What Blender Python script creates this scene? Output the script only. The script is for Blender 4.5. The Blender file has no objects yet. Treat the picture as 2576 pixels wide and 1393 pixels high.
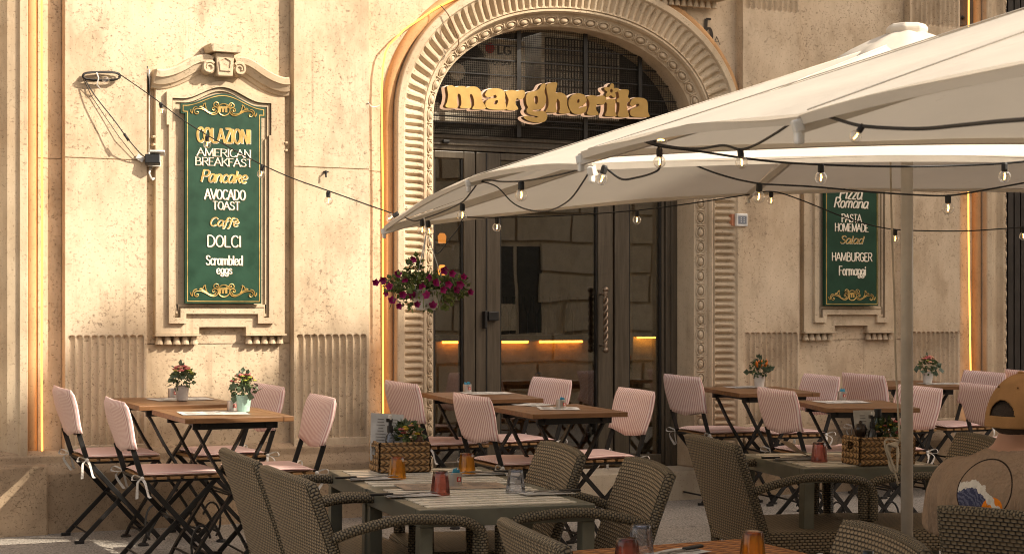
import bpy, bmesh, math, random
from mathutils import Vector, Matrix, geometry
R = math.radians
sc = bpy.context.scene
C = sc.collection

# ---------------------------------------------------------------- camera, sky, sun, exposure
FOC, HOR, CXP, PHI, HC = 4606.0, 800.0, 1288.0, R(27.1), 1.2     # focal length, horizon, centre in photo units; wall yaw; eye height
SN, CS = math.sin(PHI), math.cos(PHI)
ZC = 13.47 * HC / 1.38
SLOPE = 0.03                                                     # the pavement falls away from the wall
cam = bpy.data.cameras.new("camera"); camo = bpy.data.objects.new("camera", cam); C.objects.link(camo)
camo.location = (-ZC * SN, -ZC * CS, HC); camo.rotation_euler = (R(90), 0, -PHI)
cam.sensor_width = 36; cam.lens = 36 * FOC / 2576; cam.shift_y = 0.0402; cam.clip_end = 300; cam.clip_start = 0.05
cam.dof.use_dof = True; cam.dof.focus_distance = 10.2; cam.dof.aperture_fstop = 20
sc.camera = camo

SUNV = Vector((0.58, -0.56, 0.59)).normalized()
world = bpy.data.worlds.new("World"); sc.world = world; world.use_nodes = True
wn = world.node_tree; bg = wn.nodes["Background"]
sky = wn.nodes.new("ShaderNodeTexSky"); sky.sky_type = 'NISHITA'; sky.sun_disc = False
sky.sun_elevation = math.asin(SUNV.z); sky.sun_rotation = math.atan2(SUNV.x, SUNV.y)
sky.dust_density = 3.0; sky.air_density = 1.0; sky.ozone_density = 0.6
hs = wn.nodes.new("ShaderNodeHueSaturation"); hs.inputs['Saturation'].default_value = 0.5
tint = wn.nodes.new("ShaderNodeMix"); tint.data_type = 'RGBA'; tint.blend_type = 'MULTIPLY'; tint.inputs[0].default_value = 1
tint.inputs[7].default_value = (1.0, 0.87, 0.74, 1)
wn.links.new(sky.outputs[0], hs.inputs['Color']); wn.links.new(hs.outputs[0], tint.inputs[6]); wn.links.new(tint.outputs[2], bg.inputs[0])
bg.inputs[1].default_value = 0.132
sl = bpy.data.lights.new("sun", 'SUN'); sl.energy = 3.5; sl.angle = R(0.5); sl.color = (1.0, 0.89, 0.73)
so = bpy.data.objects.new("sun", sl); C.objects.link(so); so.rotation_euler = SUNV.to_track_quat('Z', 'Y').to_euler()
sc.cycles.pixel_filter_type = 'BLACKMAN_HARRIS'; sc.cycles.filter_width = 1.05
sc.view_settings.view_transform = 'Standard'; sc.view_settings.look = 'None'
sc.view_settings.exposure = 1.27; sc.view_settings.gamma = 1.0

# ---------------------------------------------------------------- photo measurements -> points of the place
def at_depth(px, py, Z):                                   # at a distance Z from the eye
    X = (px - CXP) / FOC * Z
    return Vector((X * CS + (Z - ZC) * SN, -(ZC * CS + X * SN - Z * CS), HC - (py - HOR) / FOC * Z))
def on_wall(px, py, d=0.0):                                # on a plane d in front of the wall
    u = (px - CXP) / FOC
    return at_depth(px, py, (ZC * CS - d) / (CS - u * SN))
def S(px, d=0.0): return on_wall(px, HOR, d).x
def WZ(px, py, d=0.0): return on_wall(px, py, d).z
def on_ground(px, py, h=0.0):                              # at a height h above the sloping pavement
    u, v = (px - CXP) / FOC, (py - HOR) / FOC
    Z = (HC - h + SLOPE * ZC * CS) / (v - SLOPE * (u * SN - CS))
    return at_depth(px, py, Z)
def project(p):
    s, d = p.x, -p.y
    ds, dd = s + ZC * SN, d - ZC * CS
    X = ds * CS + dd * SN; Z = ds * SN - dd * CS
    return Vector((CXP + FOC * X / Z, HOR + FOC * (HC - p.z) / Z))
TILT = Matrix.Rotation(math.atan(SLOPE), 4, 'X')
def ground_z(y): return SLOPE * y
def stand(x, y, yaw, h=0.0):                               # a matrix standing on the pavement
    n = Vector((0, -SLOPE, 1)).normalized()
    return Matrix.Translation(Vector((x, y, ground_z(y))) + n * h) @ TILT @ Matrix.Rotation(yaw, 4, 'Z')
def fit(corners, base=0.0, span=35):                       # [(local point, photo point)...] -> position and yaw on the pavement
    best = None
    for k in range(-span * 2, span * 2 + 1):
        yaw = base + R(k * 0.5); M = stand(0, 0, yaw).to_3x3()
        acc = Vector((0, 0, 0))
        for l, p in corners:
            acc += on_ground(p[0], p[1], l[2]) - M @ Vector(l)
        acc /= len(corners)
        e = 0
        for l, p in corners:
            q = project(stand(acc.x, acc.y, yaw) @ Vector(l)); e += (q.x - p[0]) ** 2 + (q.y - p[1]) ** 2
        if best is None or e < best[0]: best = (e, acc.x, acc.y, yaw)
    return best[1], best[2], best[3]

# ---------------------------------------------------------------- mesh builder
class MB:
    def __init__(s): s.v, s.f, s.uv = [], [], []
    def add(s, verts, faces, uvs=None):
        b = len(s.v); s.v += [tuple(p) for p in verts]
        for i, f in enumerate(faces):
            s.f.append([b + k for k in f]); s.uv.append(uvs[i] if uvs else None)
    def box(s, c, d, M=None):
        x, y, z = d[0] / 2, d[1] / 2, d[2] / 2
        P = [Vector((i * x, j * y, k * z)) for i in (-1, 1) for j in (-1, 1) for k in (-1, 1)]
        c = Vector(c); P = [((M @ p) if M else p) + c for p in P]
        s.add(P, [(0, 1, 3, 2), (4, 6, 7, 5), (0, 4, 5, 1), (2, 3, 7, 6), (0, 2, 6, 4), (1, 5, 7, 3)]); return s
    def bounds(s, a, b): return s.box([(i + j) / 2 for i, j in zip(a, b)], [abs(j - i) for i, j in zip(a, b)])
    def bar(s, p, q, w, t, up=(0, 0, 1)):                  # flat bar between two points
        p, q = Vector(p), Vector(q); z = (q - p).normalized(); y = z.cross(Vector(up))
        if y.length < 1e-4: y = z.cross(Vector((1, 0, 0)))
        y.normalize(); x = y.cross(z)
        M = Matrix((x, y, z)).transposed()
        return s.box((p + q) / 2, (w, t, (q - p).length), M)
    def tube(s, path, r, n=8, cap=True, flat=1.0):
        path = [Vector(p) for p in path]; m = len(path); rr = r if isinstance(r, (list, tuple)) else [r] * m
        t0 = (path[1] - path[0]).normalized()
        up = Vector((0, 0, 1)) if abs(t0.z) < .9 else Vector((1, 0, 0))
        a = (up - t0 * up.dot(t0)).normalized(); V, F, U = [], [], []; L = 0
        for i, p in enumerate(path):
            t = (path[min(i + 1, m - 1)] - path[max(i - 1, 0)])
            t = t.normalized() if t.length > 1e-9 else t0
            a = (a - t * a.dot(t)); a = a.normalized() if a.length > 1e-6 else t.orthogonal().normalized()
            b = t.cross(a)
            for k in range(n):
                g = 2 * math.pi * k / n; V.append(p + (a * math.cos(g) * flat + b * math.sin(g)) * rr[i])
        for i in range(m - 1):
            l1 = L + (path[i + 1] - path[i]).length
            for k in range(n):
                k2 = (k + 1) % n
                F.append((i * n + k, i * n + k2, (i + 1) * n + k2, (i + 1) * n + k))
                c = 2 * math.pi * r if not isinstance(r, (list, tuple)) else 2 * math.pi * rr[0]
                U.append([(k / n * c, L), ((k + 1) / n * c, L), ((k + 1) / n * c, l1), (k / n * c, l1)])
            L = l1
        if cap:
            F += [tuple(range(n - 1, -1, -1)), tuple((m - 1) * n + k for k in range(n))]; U += [[(0, 0)] * n, [(0, 0)] * n]
        s.add(V, F, U); return s
    def lathe(s, prof, c=(0, 0, 0), n=20, M=None, flute=0.0, nf=0):
        V, F = [], []; c = Vector(c)
        for r, z in prof:
            for k in range(n):
                g = 2 * math.pi * k / n; q = r * (1 + flute * math.cos(nf * g)) if nf else r
                p = Vector((q * math.cos(g), q * math.sin(g), z)); V.append(((M @ p) if M else p) + c)
        for i in range(len(prof) - 1):
            for k in range(n):
                k2 = (k + 1) % n; F.append((i * n + k, i * n + k2, (i + 1) * n + k2, (i + 1) * n + k))
        if prof[0][0] > 1e-6: F.append(tuple(range(n - 1, -1, -1)))
        if prof[-1][0] > 1e-6: F.append(tuple((len(prof) - 1) * n + k for k in range(n)))
        s.add(V, F); return s
    def ball(s, c, r, n=8, m=6, M=None):
        r = r if isinstance(r, (tuple, list)) else (r, r, r); c = Vector(c)
        V, F = [], []
        for j in range(m + 1):
            a = math.pi * j / m
            for k in range(n):
                g = 2 * math.pi * k / n
                p = Vector((r[0] * math.sin(a) * math.cos(g), r[1] * math.sin(a) * math.sin(g), r[2] * math.cos(a)))
                V.append(((M @ p) if M else p) + c)
        for j in range(m):
            for k in range(n):
                k2 = (k + 1) % n; F.append((j * n + k, (j + 1) * n + k, (j + 1) * n + k2, j * n + k2))
        s.add(V, F); return s
    def grid(s, fn, nu, nv, uvfn=None, flip=False):
        V = [fn(i / nu, j / nv) for j in range(nv + 1) for i in range(nu + 1)]; F, U = [], []
        for j in range(nv):
            for i in range(nu):
                q = [(i, j), (i + 1, j), (i + 1, j + 1), (i, j + 1)]
                if flip: q.reverse()
                F.append([b * (nu + 1) + a for a, b in q])
                if uvfn: U.append([uvfn(a / nu, b / nv) for a, b in q])
        s.add(V, F, U if uvfn else None); return s
    def slab(s, loops, d0, d1, fn=None):                   # outline(s) in (s, z) with holes, from depth d0 to d1 in front of the wall
        fn = fn or (lambda a, b, d: Vector((a, -d, b)))
        pts = [[Vector((a, b, 0)) for a, b in l] for l in loops]
        tri = geometry.tessellate_polygon(pts); flat = [p for l in pts for p in l]; n = len(flat)
        V = [fn(p.x, p.y, d1) for p in flat] + [fn(p.x, p.y, d0) for p in flat]; F = []
        for t in tri:
            a, b, c = [flat[i] for i in t]
            if (b.x - a.x) * (c.y - a.y) - (b.y - a.y) * (c.x - a.x) < 0: t = (t[0], t[2], t[1])
            F.append(tuple(t)); F.append(tuple(i + n for i in reversed(t)))
        b = 0
        for l in pts:
            m = len(l)
            for i in range(m): F.append((b + i, b + i + n, b + (i + 1) % m + n, b + (i + 1) % m))
            b += m
        s.add(V, F); return s
    def build(s, name, mat, parent=None, smooth=False, bevel=0.0, fix=True, M=None):
        me = bpy.data.meshes.new(name); me.from_pydata(s.v, [], s.f)
        if any(u is not None for u in s.uv):
            ul = me.uv_layers.new(name="UVMap"); k = 0
            for fi, f in enumerate(s.f):
                u = s.uv[fi]
                for j in range(len(f)):
                    ul.data[k].uv = u[j] if u else (0, 0); k += 1
        if fix:
            bm = bmesh.new(); bm.from_mesh(me)
            bmesh.ops.recalc_face_normals(bm, faces=bm.faces); bm.to_mesh(me); bm.free()
        me.materials.append(mat)
        o = bpy.data.objects.new(name, me); C.objects.link(o)
        if parent: o.parent = parent
        if M is not None: o.matrix_world = M
        if smooth: me.polygons.foreach_set("use_smooth", [True] * len(me.polygons)); me.update()
        if bevel:
            b = o.modifiers.new("bevel", 'BEVEL'); b.width = bevel; b.segments = 2; b.limit_method = 'ANGLE'
        return o

def smooth_loop(pts, n=5, closed=True):
    out = []; m = len(pts)
    rng = range(m) if closed else range(m - 1)
    for i in rng:
        if closed: p = [pts[(i + k - 1) % m] for k in range(4)]
        else: p = [pts[max(0, min(m - 1, i + k - 1))] for k in range(4)]
        for j in range(n):
            t = j / n
            out.append(tuple(0.5 * (2 * b + (c - a) * t + (2 * a - 5 * b + 4 * c - d) * t * t + (-a + 3 * b - 3 * c + d) * t ** 3)
                             for a, b, c, d in zip(*p)))
    if not closed: out.append(tuple(pts[-1]))
    return out

def tag(o, label=None, cat=None, group=None, kind=None):
    if label: o["label"] = label
    if cat: o["category"] = cat
    if group: o["group"] = group
    if kind: o["kind"] = kind
    return o
def thing(name, label, cat, M=None, group=None):
    o = bpy.data.objects.new(name, None); C.objects.link(o); o.empty_display_size = 0.1
    if M is not None: o.matrix_world = M if isinstance(M, Matrix) else Matrix.Translation(Vector(M))
    return tag(o, label, cat, group)
def kids(o): return [c for c in C.objects if c.parent == o]
def copy_tree(o, parent=None):
    c = o.copy(); C.objects.link(c)
    if parent: c.parent = parent
    for ch in kids(o): copy_tree(ch, c)
    return c

# ---------------------------------------------------------------- materials
def nodes(name):
    m = bpy.data.materials.new(name); m.use_nodes = True
    return m, m.node_tree, m.node_tree.nodes["Principled BSDF"]
class NT:
    def __init__(s, nt): s.nt = nt
    def n(s, t, **kw):
        x = s.nt.nodes.new(t)
        for k, v in kw.items():
            if k.startswith('i_'): x.inputs[int(k[2:]) if k[2:].isdigit() else k[2:]].default_value = v
            else: setattr(x, k, v)
        return x
    def l(s, a, b): s.nt.links.new(a, b)
    def math(s, op, a, b=None, c=None):
        x = s.n("ShaderNodeMath", operation=op)
        for i, v in enumerate((a, b, c)):
            if v is None: continue
            if isinstance(v, (int, float)): x.inputs[i].default_value = v
            else: s.l(v, x.inputs[i])
        return x.outputs[0]
    def mix(s, f, a, b, blend='MIX'):
        x = s.n("ShaderNodeMix", data_type='RGBA', blend_type=blend)
        for i, v in ((0, f), (6, a), (7, b)):
            if isinstance(v, (int, float)): x.inputs[i].default_value = v
            elif isinstance(v, tuple): x.inputs[i].default_value = (*v, 1) if len(v) == 3 else v
            else: s.l(v, x.inputs[i])
        return x.outputs[2]
    def noise(s, co, scale, detail=4, rough=.55, out=0):
        x = s.n("ShaderNodeTexNoise"); x.inputs['Scale'].default_value = scale; x.inputs['Detail'].default_value = detail
        x.inputs['Roughness'].default_value = rough
        if co is not None: s.l(co, x.inputs['Vector'])
        return x.outputs[out]
    def ramp(s, f, a, b, lo=0.0, hi=1.0):
        x = s.n("ShaderNodeMapRange"); x.inputs[1].default_value = a; x.inputs[2].default_value = b
        x.inputs[3].default_value = lo; x.inputs[4].default_value = hi; s.l(f, x.inputs[0]); return x.outputs[0]
    def obj(s, scale=None):
        t = s.n("ShaderNodeTexCoord").outputs['Object']
        if scale:
            m = s.n("ShaderNodeMapping"); m.inputs['Scale'].default_value = scale; s.l(t, m.inputs[0]); return m.outputs[0]
        return t
    def uv(s):
        t = s.n("ShaderNodeTexCoord").outputs['UV']; x = s.n("ShaderNodeSeparateXYZ"); s.l(t, x.inputs[0]); return x.outputs[0], x.outputs[1]
    def bump(s, h, strength, dist, bs):
        x = s.n("ShaderNodeBump"); x.inputs['Strength'].default_value = strength; x.inputs['Distance'].default_value = dist
        s.l(h, x.inputs['Height']); s.l(x.outputs[0], bs.inputs['Normal'])

def plain(name, col, rough=.5, metal=0.0, spec=.5, grime=0.12, emit=None, es=0, bump=0.0, bscale=60):
    m, nt, b = nodes(name); t = NT(nt)
    b.inputs['Roughness'].default_value = rough; b.inputs['Metallic'].default_value = metal; b.inputs['Specular IOR Level'].default_value = spec
    co = t.obj(); nz = t.noise(co, 14, 5)
    dark = tuple(c * (1 - grime * 2.2) for c in col); lite = tuple(min(1, c * (1 + grime)) for c in col)
    t.l(t.mix(t.ramp(nz, .3, .7), dark, lite), b.inputs['Base Color'])
    t.l(t.ramp(nz, .2, .8, max(0, rough - .08), min(1, rough + .08)), b.inputs['Roughness'])
    if bump: t.bump(t.noise(co, bscale, 4), bump, .01, b)
    if emit: b.inputs['Emission Color'].default_value = (*emit, 1); b.inputs['Emission Strength'].default_value = es
    return m

def stone(name, col, warm, pits=1.0, stain=1.0, bumpd=.012, scale=1.0):
    m, nt, b = nodes(name); t = NT(nt); co = t.obj()
    big = t.noise(co, 1.1 * scale, 6, .6); mid = t.noise(t.obj((1, 1, .55)), 5.5 * scale, 6, .65); fine = t.noise(co, 150, 3, .6)
    pit = t.noise(t.obj((.9, 1, 1.1)), 52 * scale, 7, .74); pit2 = t.noise(t.obj((.8, 1, 1.1)), 82 * scale, 4, .65)
    clump = t.ramp(t.noise(co, 3.2 * scale, 3), .42, .62)
    c = t.mix(t.ramp(big, .35, .65), col, warm)
    c = t.mix(t.math('MULTIPLY', t.ramp(mid, .5, .72), .55 * stain), c, tuple(k * .66 for k in warm))
    c = t.mix(t.math('MULTIPLY', t.ramp(mid, .5, .28), .5 * stain), c, tuple(min(.85, k * 1.16) for k in col))
    streak = t.ramp(t.noise(t.obj((7, 7, .5)), 1.6, 5, .6), .58, .76)
    c = t.mix(t.math('MULTIPLY', streak, .3 * stain), c, (.2, .14, .085))
    patch = t.ramp(t.noise(t.obj((1, 1, .8)), 1.0, 9, .62), .56, .585); c = t.mix(t.math('MULTIPLY', patch, .35 * stain), c, tuple(min(.8, k * 1.12) for k in col))
    drip = t.ramp(t.noise(t.obj((16, 16, .35)), 1.2, 4, .6), .62, .72); c = t.mix(t.math('MULTIPLY', t.math('MULTIPLY', drip, clump), .35 * stain), c, (.17, .125, .08))
    pm = t.math('MAXIMUM', t.math('MULTIPLY', t.ramp(pit, .575, .63), clump), t.math('MULTIPLY', t.ramp(pit2, .60, .66), .9))
    c = t.mix(t.math('MULTIPLY', pm, .8 * pits), c, (.11, .07, .04))
    t.l(c, b.inputs['Base Color']); b.inputs['Roughness'].default_value = .9; b.inputs['Specular IOR Level'].default_value = .15
    h = t.math('ADD', t.math('MULTIPLY', mid, .5), t.math('MULTIPLY', fine, .12))
    h = t.math('SUBTRACT', h, t.math('MULTIPLY', pm, .8 * pits))
    t.bump(h, .55, bumpd, b); return m

def wood(name, c1, c2, rough=.45, axis=0, scale=1.0):
    m, nt, b = nodes(name); t = NT(nt)
    sv = [26, 26, 26]; sv[axis] = 1.6
    co = t.obj(tuple(k * scale for k in sv)); g = t.noise(co, 1.6, 6, .6); g2 = t.noise(co, 7, 3)
    c = t.mix(t.ramp(g, .35, .65), c1, c2); c = t.mix(t.math('MULTIPLY', t.ramp(g2, .5, .75), .4), c, tuple(k * .5 for k in c1))
    t.l(c, b.inputs['Base Color']); b.inputs['Roughness'].default_value = rough; b.inputs['Specular IOR Level'].default_value = .4
    t.bump(g2, .15, .003, b); return m

def stripes(name, pitch, c1, c2, duty=.5):
    m, nt, b = nodes(name); t = NT(nt); u, v = t.uv()
    nz = t.noise(t.obj(), 9, 2)
    f = t.math('FRACT', t.math('DIVIDE', t.math('ADD', u, t.math('MULTIPLY', nz, .002)), pitch))
    d = t.math('ABSOLUTE', t.math('SUBTRACT', f, .5))
    k = t.ramp(d, duty / 2 - .05, duty / 2 + .05)
    t.l(t.mix(k, c2, c1), b.inputs['Base Color']); b.inputs['Roughness'].default_value = .9; b.inputs['Specular IOR Level'].default_value = .1
    t.bump(t.noise(t.obj(), 22, 4), .5, .012, b); return m

def weave(name, pu, pv, c_hi, c_lo, dist=.004, rough=.5):
    m, nt, b = nodes(name); t = NT(nt); u, v = t.uv()
    u = t.math('DIVIDE', u, pu); v = t.math('DIVIDE', v, pv)
    fv = t.math('FRACT', v); row = t.math('FLOOR', v)
    u2 = t.math('ADD', u, t.math('MULTIPLY', t.math('MODULO', row, 2), .5)); fu = t.math('FRACT', u2)
    hv = t.math('SINE', t.math('MULTIPLY', fv, math.pi)); hu = t.math('SINE', t.math('MULTIPLY', fu, math.pi))
    h = t.math('MULTIPLY', t.math('POWER', hv, .6), t.math('POWER', t.math('MAXIMUM', hu, .02), .55))
    nz = t.noise(t.obj(), 24, 3)
    c = t.mix(t.ramp(h, .25, .8), c_lo, c_hi)
    c = t.mix(t.math('MULTIPLY', t.ramp(nz, .4, .7), .35), c, tuple(k * .55 for k in c_hi))
    t.l(c, b.inputs['Base Color']); b.inputs['Roughness'].default_value = rough; b.inputs['Specular IOR Level'].default_value = .4
    t.bump(h, .9, dist, b); return m

def braid(name, pu, pv, c_hi, c_lo):
    m, nt, b = nodes(name); t = NT(nt); u, v = t.uv()
    v = t.math('DIVIDE', v, pv); fv = t.math('FRACT', v)
    sk = t.math('MULTIPLY', t.math('ABSOLUTE', t.math('SUBTRACT', fv, .5)), 1.3)
    fu = t.math('FRACT', t.math('ADD', t.math('DIVIDE', u, pu), sk))
    h = t.math('MULTIPLY', t.math('POWER', t.math('SINE', t.math('MULTIPLY', fu, math.pi)), .5), t.math('POWER', t.math('MAXIMUM', t.math('SINE', t.math('MULTIPLY', fv, math.pi)), .01), .5))
    nz = t.noise(t.obj((60, 60, 60)), 1.2, 3)
    c = t.mix(t.ramp(h, .2, .75), c_lo, c_hi); c = t.mix(t.math('MULTIPLY', nz, .4), c, tuple(k * .7 for k in c_hi))
    t.l(c, b.inputs['Base Color']); b.inputs['Roughness'].default_value = .7
    t.bump(h, 1.0, .012, b); return m

def glassy(name, tint_, refl=.9, rough=0.0, f0=.04, ex=5):
    m = bpy.data.materials.new(name); m.use_nodes = True; nt = m.node_tree; nt.nodes.clear(); t = NT(nt)
    o = t.n("ShaderNodeOutputMaterial"); tr = t.n("ShaderNodeBsdfTransparent"); gl = t.n("ShaderNodeBsdfGlossy"); mx = t.n("ShaderNodeMixShader"); lw = t.n("ShaderNodeLayerWeight"); lw.inputs[0].default_value = .5
    tr.inputs[0].default_value = (*tint_, 1); gl.inputs[0].default_value = (refl, refl, refl * .97, 1); gl.inputs[1].default_value = rough
    nz = t.noise(t.obj(), 1.3, 2); bp = t.n("ShaderNodeBump"); bp.inputs['Strength'].default_value = .05; bp.inputs['Distance'].default_value = .02
    t.l(nz, bp.inputs['Height']); t.l(bp.outputs[0], gl.inputs['Normal'])
    fac = t.math('ADD', f0, t.math('MULTIPLY', 1 - f0, t.math('POWER', lw.outputs['Facing'], ex)))
    t.l(fac, mx.inputs[0]); t.l(tr.outputs[0], mx.inputs[1]); t.l(gl.outputs[0], mx.inputs[2]); t.l(mx.outputs[0], o.inputs[0]); return m

def tumbler_mat(name, col, dens=.5):
    m = bpy.data.materials.new(name); m.use_nodes = True; nt = m.node_tree; nt.nodes.clear(); t = NT(nt)
    o = t.n("ShaderNodeOutputMaterial"); tr = t.n("ShaderNodeBsdfTransparent"); gl = t.n("ShaderNodeBsdfGlossy"); mx = t.n("ShaderNodeMixShader"); df = t.n("ShaderNodeBsdfTranslucent"); m2 = t.n("ShaderNodeMixShader")
    lw = t.n("ShaderNodeLayerWeight"); lw.inputs[0].default_value = .35
    tr.inputs[0].default_value = (*col, 1); df.inputs[0].default_value = (*col, 1); gl.inputs[1].default_value = .08; m2.inputs[0].default_value = dens
    t.l(tr.outputs[0], m2.inputs[1]); t.l(df.outputs[0], m2.inputs[2])
    t.l(lw.outputs['Fresnel'], mx.inputs[0]); t.l(m2.outputs[0], mx.inputs[1]); t.l(gl.outputs[0], mx.inputs[2]); t.l(mx.outputs[0], o.inputs[0]); return m

def canvas(name, col):
    m = bpy.data.materials.new(name); m.use_nodes = True; nt = m.node_tree; nt.nodes.clear(); t = NT(nt)
    o = t.n("ShaderNodeOutputMaterial"); d = t.n("ShaderNodeBsdfDiffuse"); tl = t.n("ShaderNodeBsdfTranslucent"); mx = t.n("ShaderNodeMixShader"); mx.inputs[0].default_value = .2
    nz = t.ramp(t.noise(t.obj(), 2.2, 6, .6), .3, .72); fine = t.noise(t.obj((1, 1, 1)), 260, 2)
    spot = t.ramp(t.noise(t.obj(), 9, 6, .7), .66, .74)
    c = t.mix(nz, tuple(k * .9 for k in col), col); c = t.mix(t.math('MULTIPLY', spot, .2), c, (.3, .24, .17))
    t.l(c, d.inputs[0]); t.l(c, tl.inputs[0])
    bp = t.n("ShaderNodeBump"); bp.inputs['Strength'].default_value = .35; bp.inputs['Distance'].default_value = .02
    t.l(t.math('ADD', t.noise(t.obj(), 5, 3), t.math('MULTIPLY', fine, .05)), bp.inputs['Height']); t.l(bp.outputs[0], d.inputs['Normal'])
    t.l(d.outputs[0], mx.inputs[1]); t.l(tl.outputs[0], mx.inputs[2]); t.l(mx.outputs[0], o.inputs[0]); return m

def glow(name, col, strength):
    m = bpy.data.materials.new(name); m.use_nodes = True; nt = m.node_tree; nt.nodes.clear(); t = NT(nt)
    o = t.n("ShaderNodeOutputMaterial"); e = t.n("ShaderNodeEmission"); e.inputs[0].default_value = (*col, 1); e.inputs[1].default_value = strength
    t.l(e.outputs[0], o.inputs[0]); return m

M_WALL = stone("plaster_stone", (.58, .468, .335), (.48, .36, .235), .8, 1.25)
M_TRIM = stone("carved_stone", (.55, .45, .32), (.47, .355, .235), .6, .9, .008)
M_ROLL_GLOW = stone("glow_tinted_roll_stone", (.55, .33, .16), (.5, .28, .13), .4, .8, .008)  # orange glow of the light strip put into the roll's stone colour
M_PLINTH = stone("plinth_stone", (.40, .30, .20), (.33, .24, .155), 1.0, 1.0, .02, 1.5)
M_BLACK = plain("black_metal", (.009, .008, .0075), .45, 0, .5, .3)
M_CABLE = plain("black_rubber", (.015, .014, .013), .6)
M_WHITE = plain("white_plastic", (.7, .68, .63), .4)
M_GOLD = plain("gold_paint", (.52, .345, .105), .38, .35, .5, .22)
M_GOLDM = plain("brushed_gold", (.44, .285, .095), .42, .7, .5, .04)
M_GREEN = plain("green_lacquer", (.006, .043, .021), .42, 0, .4, .12)
M_CREAM = plain("cream_paint", (.8, .74, .6), .5)
M_FRAME = wood("brown_woodgrain_profile", (.062, .049, .033), (.10, .080, .056), .34, 2)
M_DARK = plain("dark_metal", (.02, .018, .016), .4, .3)
M_STRIPE = stripes("striped_fabric", .0215, (.80, .65, .585), (.56, .32, .30), .42)
M_TABLEWOOD = wood("table_wood", (.135, .062, .025), (.215, .105, .042), .42, 0)
M_SEATWOOD = wood("seat_slat_wood", (.28, .15, .06), (.36, .2, .08), .5, 1)
M_WICKER = weave("brown_wicker", .023, .0125, (.27, .205, .125), (.006, .004, .003))
M_WICKERRIM = weave("brown_wicker_rim", .020, .0095, (.21, .165, .10), (.006, .004, .003))
M_GREYFRAME = plain("olive_grey_metal", (.15, .148, .112), .34, .1, .5, .1)
M_SLAT = plain("beige_slats", (.86, .79, .65), .30, 0, .7, .08)
M_BASKET = braid("hyacinth_basket", .024, .0265, (.44, .25, .10), (.09, .045, .016))
M_CANVAS = canvas("parasol_canvas", (.70, .64, .55))
M_POLE = plain("ivory_metal", (.56, .50, .42), .35, 0, .5, .06)
M_PAPER = plain("white_paper", (.60, .575, .53), .7)
M_KRAFT = plain("kraft_paper", (.42, .31, .22), .8)
M_TIN = plain("brushed_tin", (.55, .52, .48), .34, .85)
M_RED = plain("red_logo", (.45, .03, .03), .5)
M_BLUE = plain("blue_sachet", (.04, .3, .45), .4)
M_NEON = glow("orange_led", (1.0, .40, .06), 2.0)
M_STRIPIN = glow("indoor_led", (1.0, .36, .04), 7.0)
M_FIL = glow("bulb_filament", (1.0, .5, .12), 7.0)
M_BULB = glassy("bulb_glass", (.97, .95, .92), 1.0, 0, .10, 2.2)
M_PANE = glassy("door_glass", (.74, .72, .66), .95, 0.0, .16)
M_STEEL = plain("grey_steel", (.3, .28, .26), .35, .8)
M_LEAF = plain("leaf_green", (.085, .12, .035), .5, 0, .4, .35)
M_LEAF2 = plain("grey_green_leaf", (.10, .145, .085), .55, 0, .4, .3)
M_PETUNIA = plain("magenta_petal", (.33, .012, .12), .5, 0, .4, .2)
# ================================================================ THE SETTING
# pavement: one sheet, sloping gently away from the wall
def pavement_mat():
    m, nt, b = nodes("asphalt_pavement"); t = NT(nt); co = t.obj()
    big = t.noise(co, .9, 5, .6); fine = t.noise(co, 95, 3, .7); vor = t.n("ShaderNodeTexVoronoi"); vor.inputs['Scale'].default_value = 150; t.l(co, vor.inputs['Vector'])
    c = t.mix(t.ramp(big, .35, .65), (.20, .178, .152), (.27, .24, .205))
    c = t.mix(t.ramp(fine, .42, .66), c, (.42, .38, .325)); c = t.mix(t.math('MULTIPLY', t.ramp(fine, .46, .33), .8), c, (.035, .03, .026))
    spot = t.ramp(t.noise(co, 7, 4, .7), .62, .72); c = t.mix(t.math('MULTIPLY', spot, .5), c, (.06, .052, .044))
    t.l(c, b.inputs['Base Color']); b.inputs['Roughness'].default_value = .85; b.inputs['Specular IOR Level'].default_value = .25
    t.bump(t.math('ADD', fine, t.math('MULTIPLY', vor.outputs[0], .4)), .6, .008, b); return m
g = MB(); g.grid(lambda a, b: Vector((-45 + 90 * a, -40 * b + .6, SLOPE * min(0, -40 * b + .6))), 60, 60)
tag(g.build("street_pavement", pavement_mat()), kind="structure")

# ---------------------------------------------------------------- the building the cafe is in
bld = thing("stone_building", "cream plastered stone building front with carved arches, fluted pilasters and framed wall panels", "building", (0, 0, 0))
ZT = 7.2
PD = .085                                                        # pilaster relief
Z_PL = WZ(800, 1137, .13)                                        # top of plinth
FL0, FL1 = WZ(270, 1119, PD), WZ(270, 842, PD)                   # flute band
bead_l, bead_r = S(1090, -.05), S(1746, -.05)
DC, HW = (bead_l + bead_r) / 2, (bead_r - bead_l) / 2            # door arch centre and half width
Z_SP = WZ(1090, 300); Z_AP = WZ(1372, 64, -.05); RISE = Z_AP - Z_SP
OUT = .40                                                        # width of the carved surround
s_l = S(104); s_r = S(2437)
CEN = [s_l - (HW + OUT), DC, s_r + (HW + OUT)]
Z_STEP = WZ(1600, 1184, 0)
def SPRING(c): return Z_SP + (0 if abs(c - DC) < .1 else 2.6)

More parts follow.
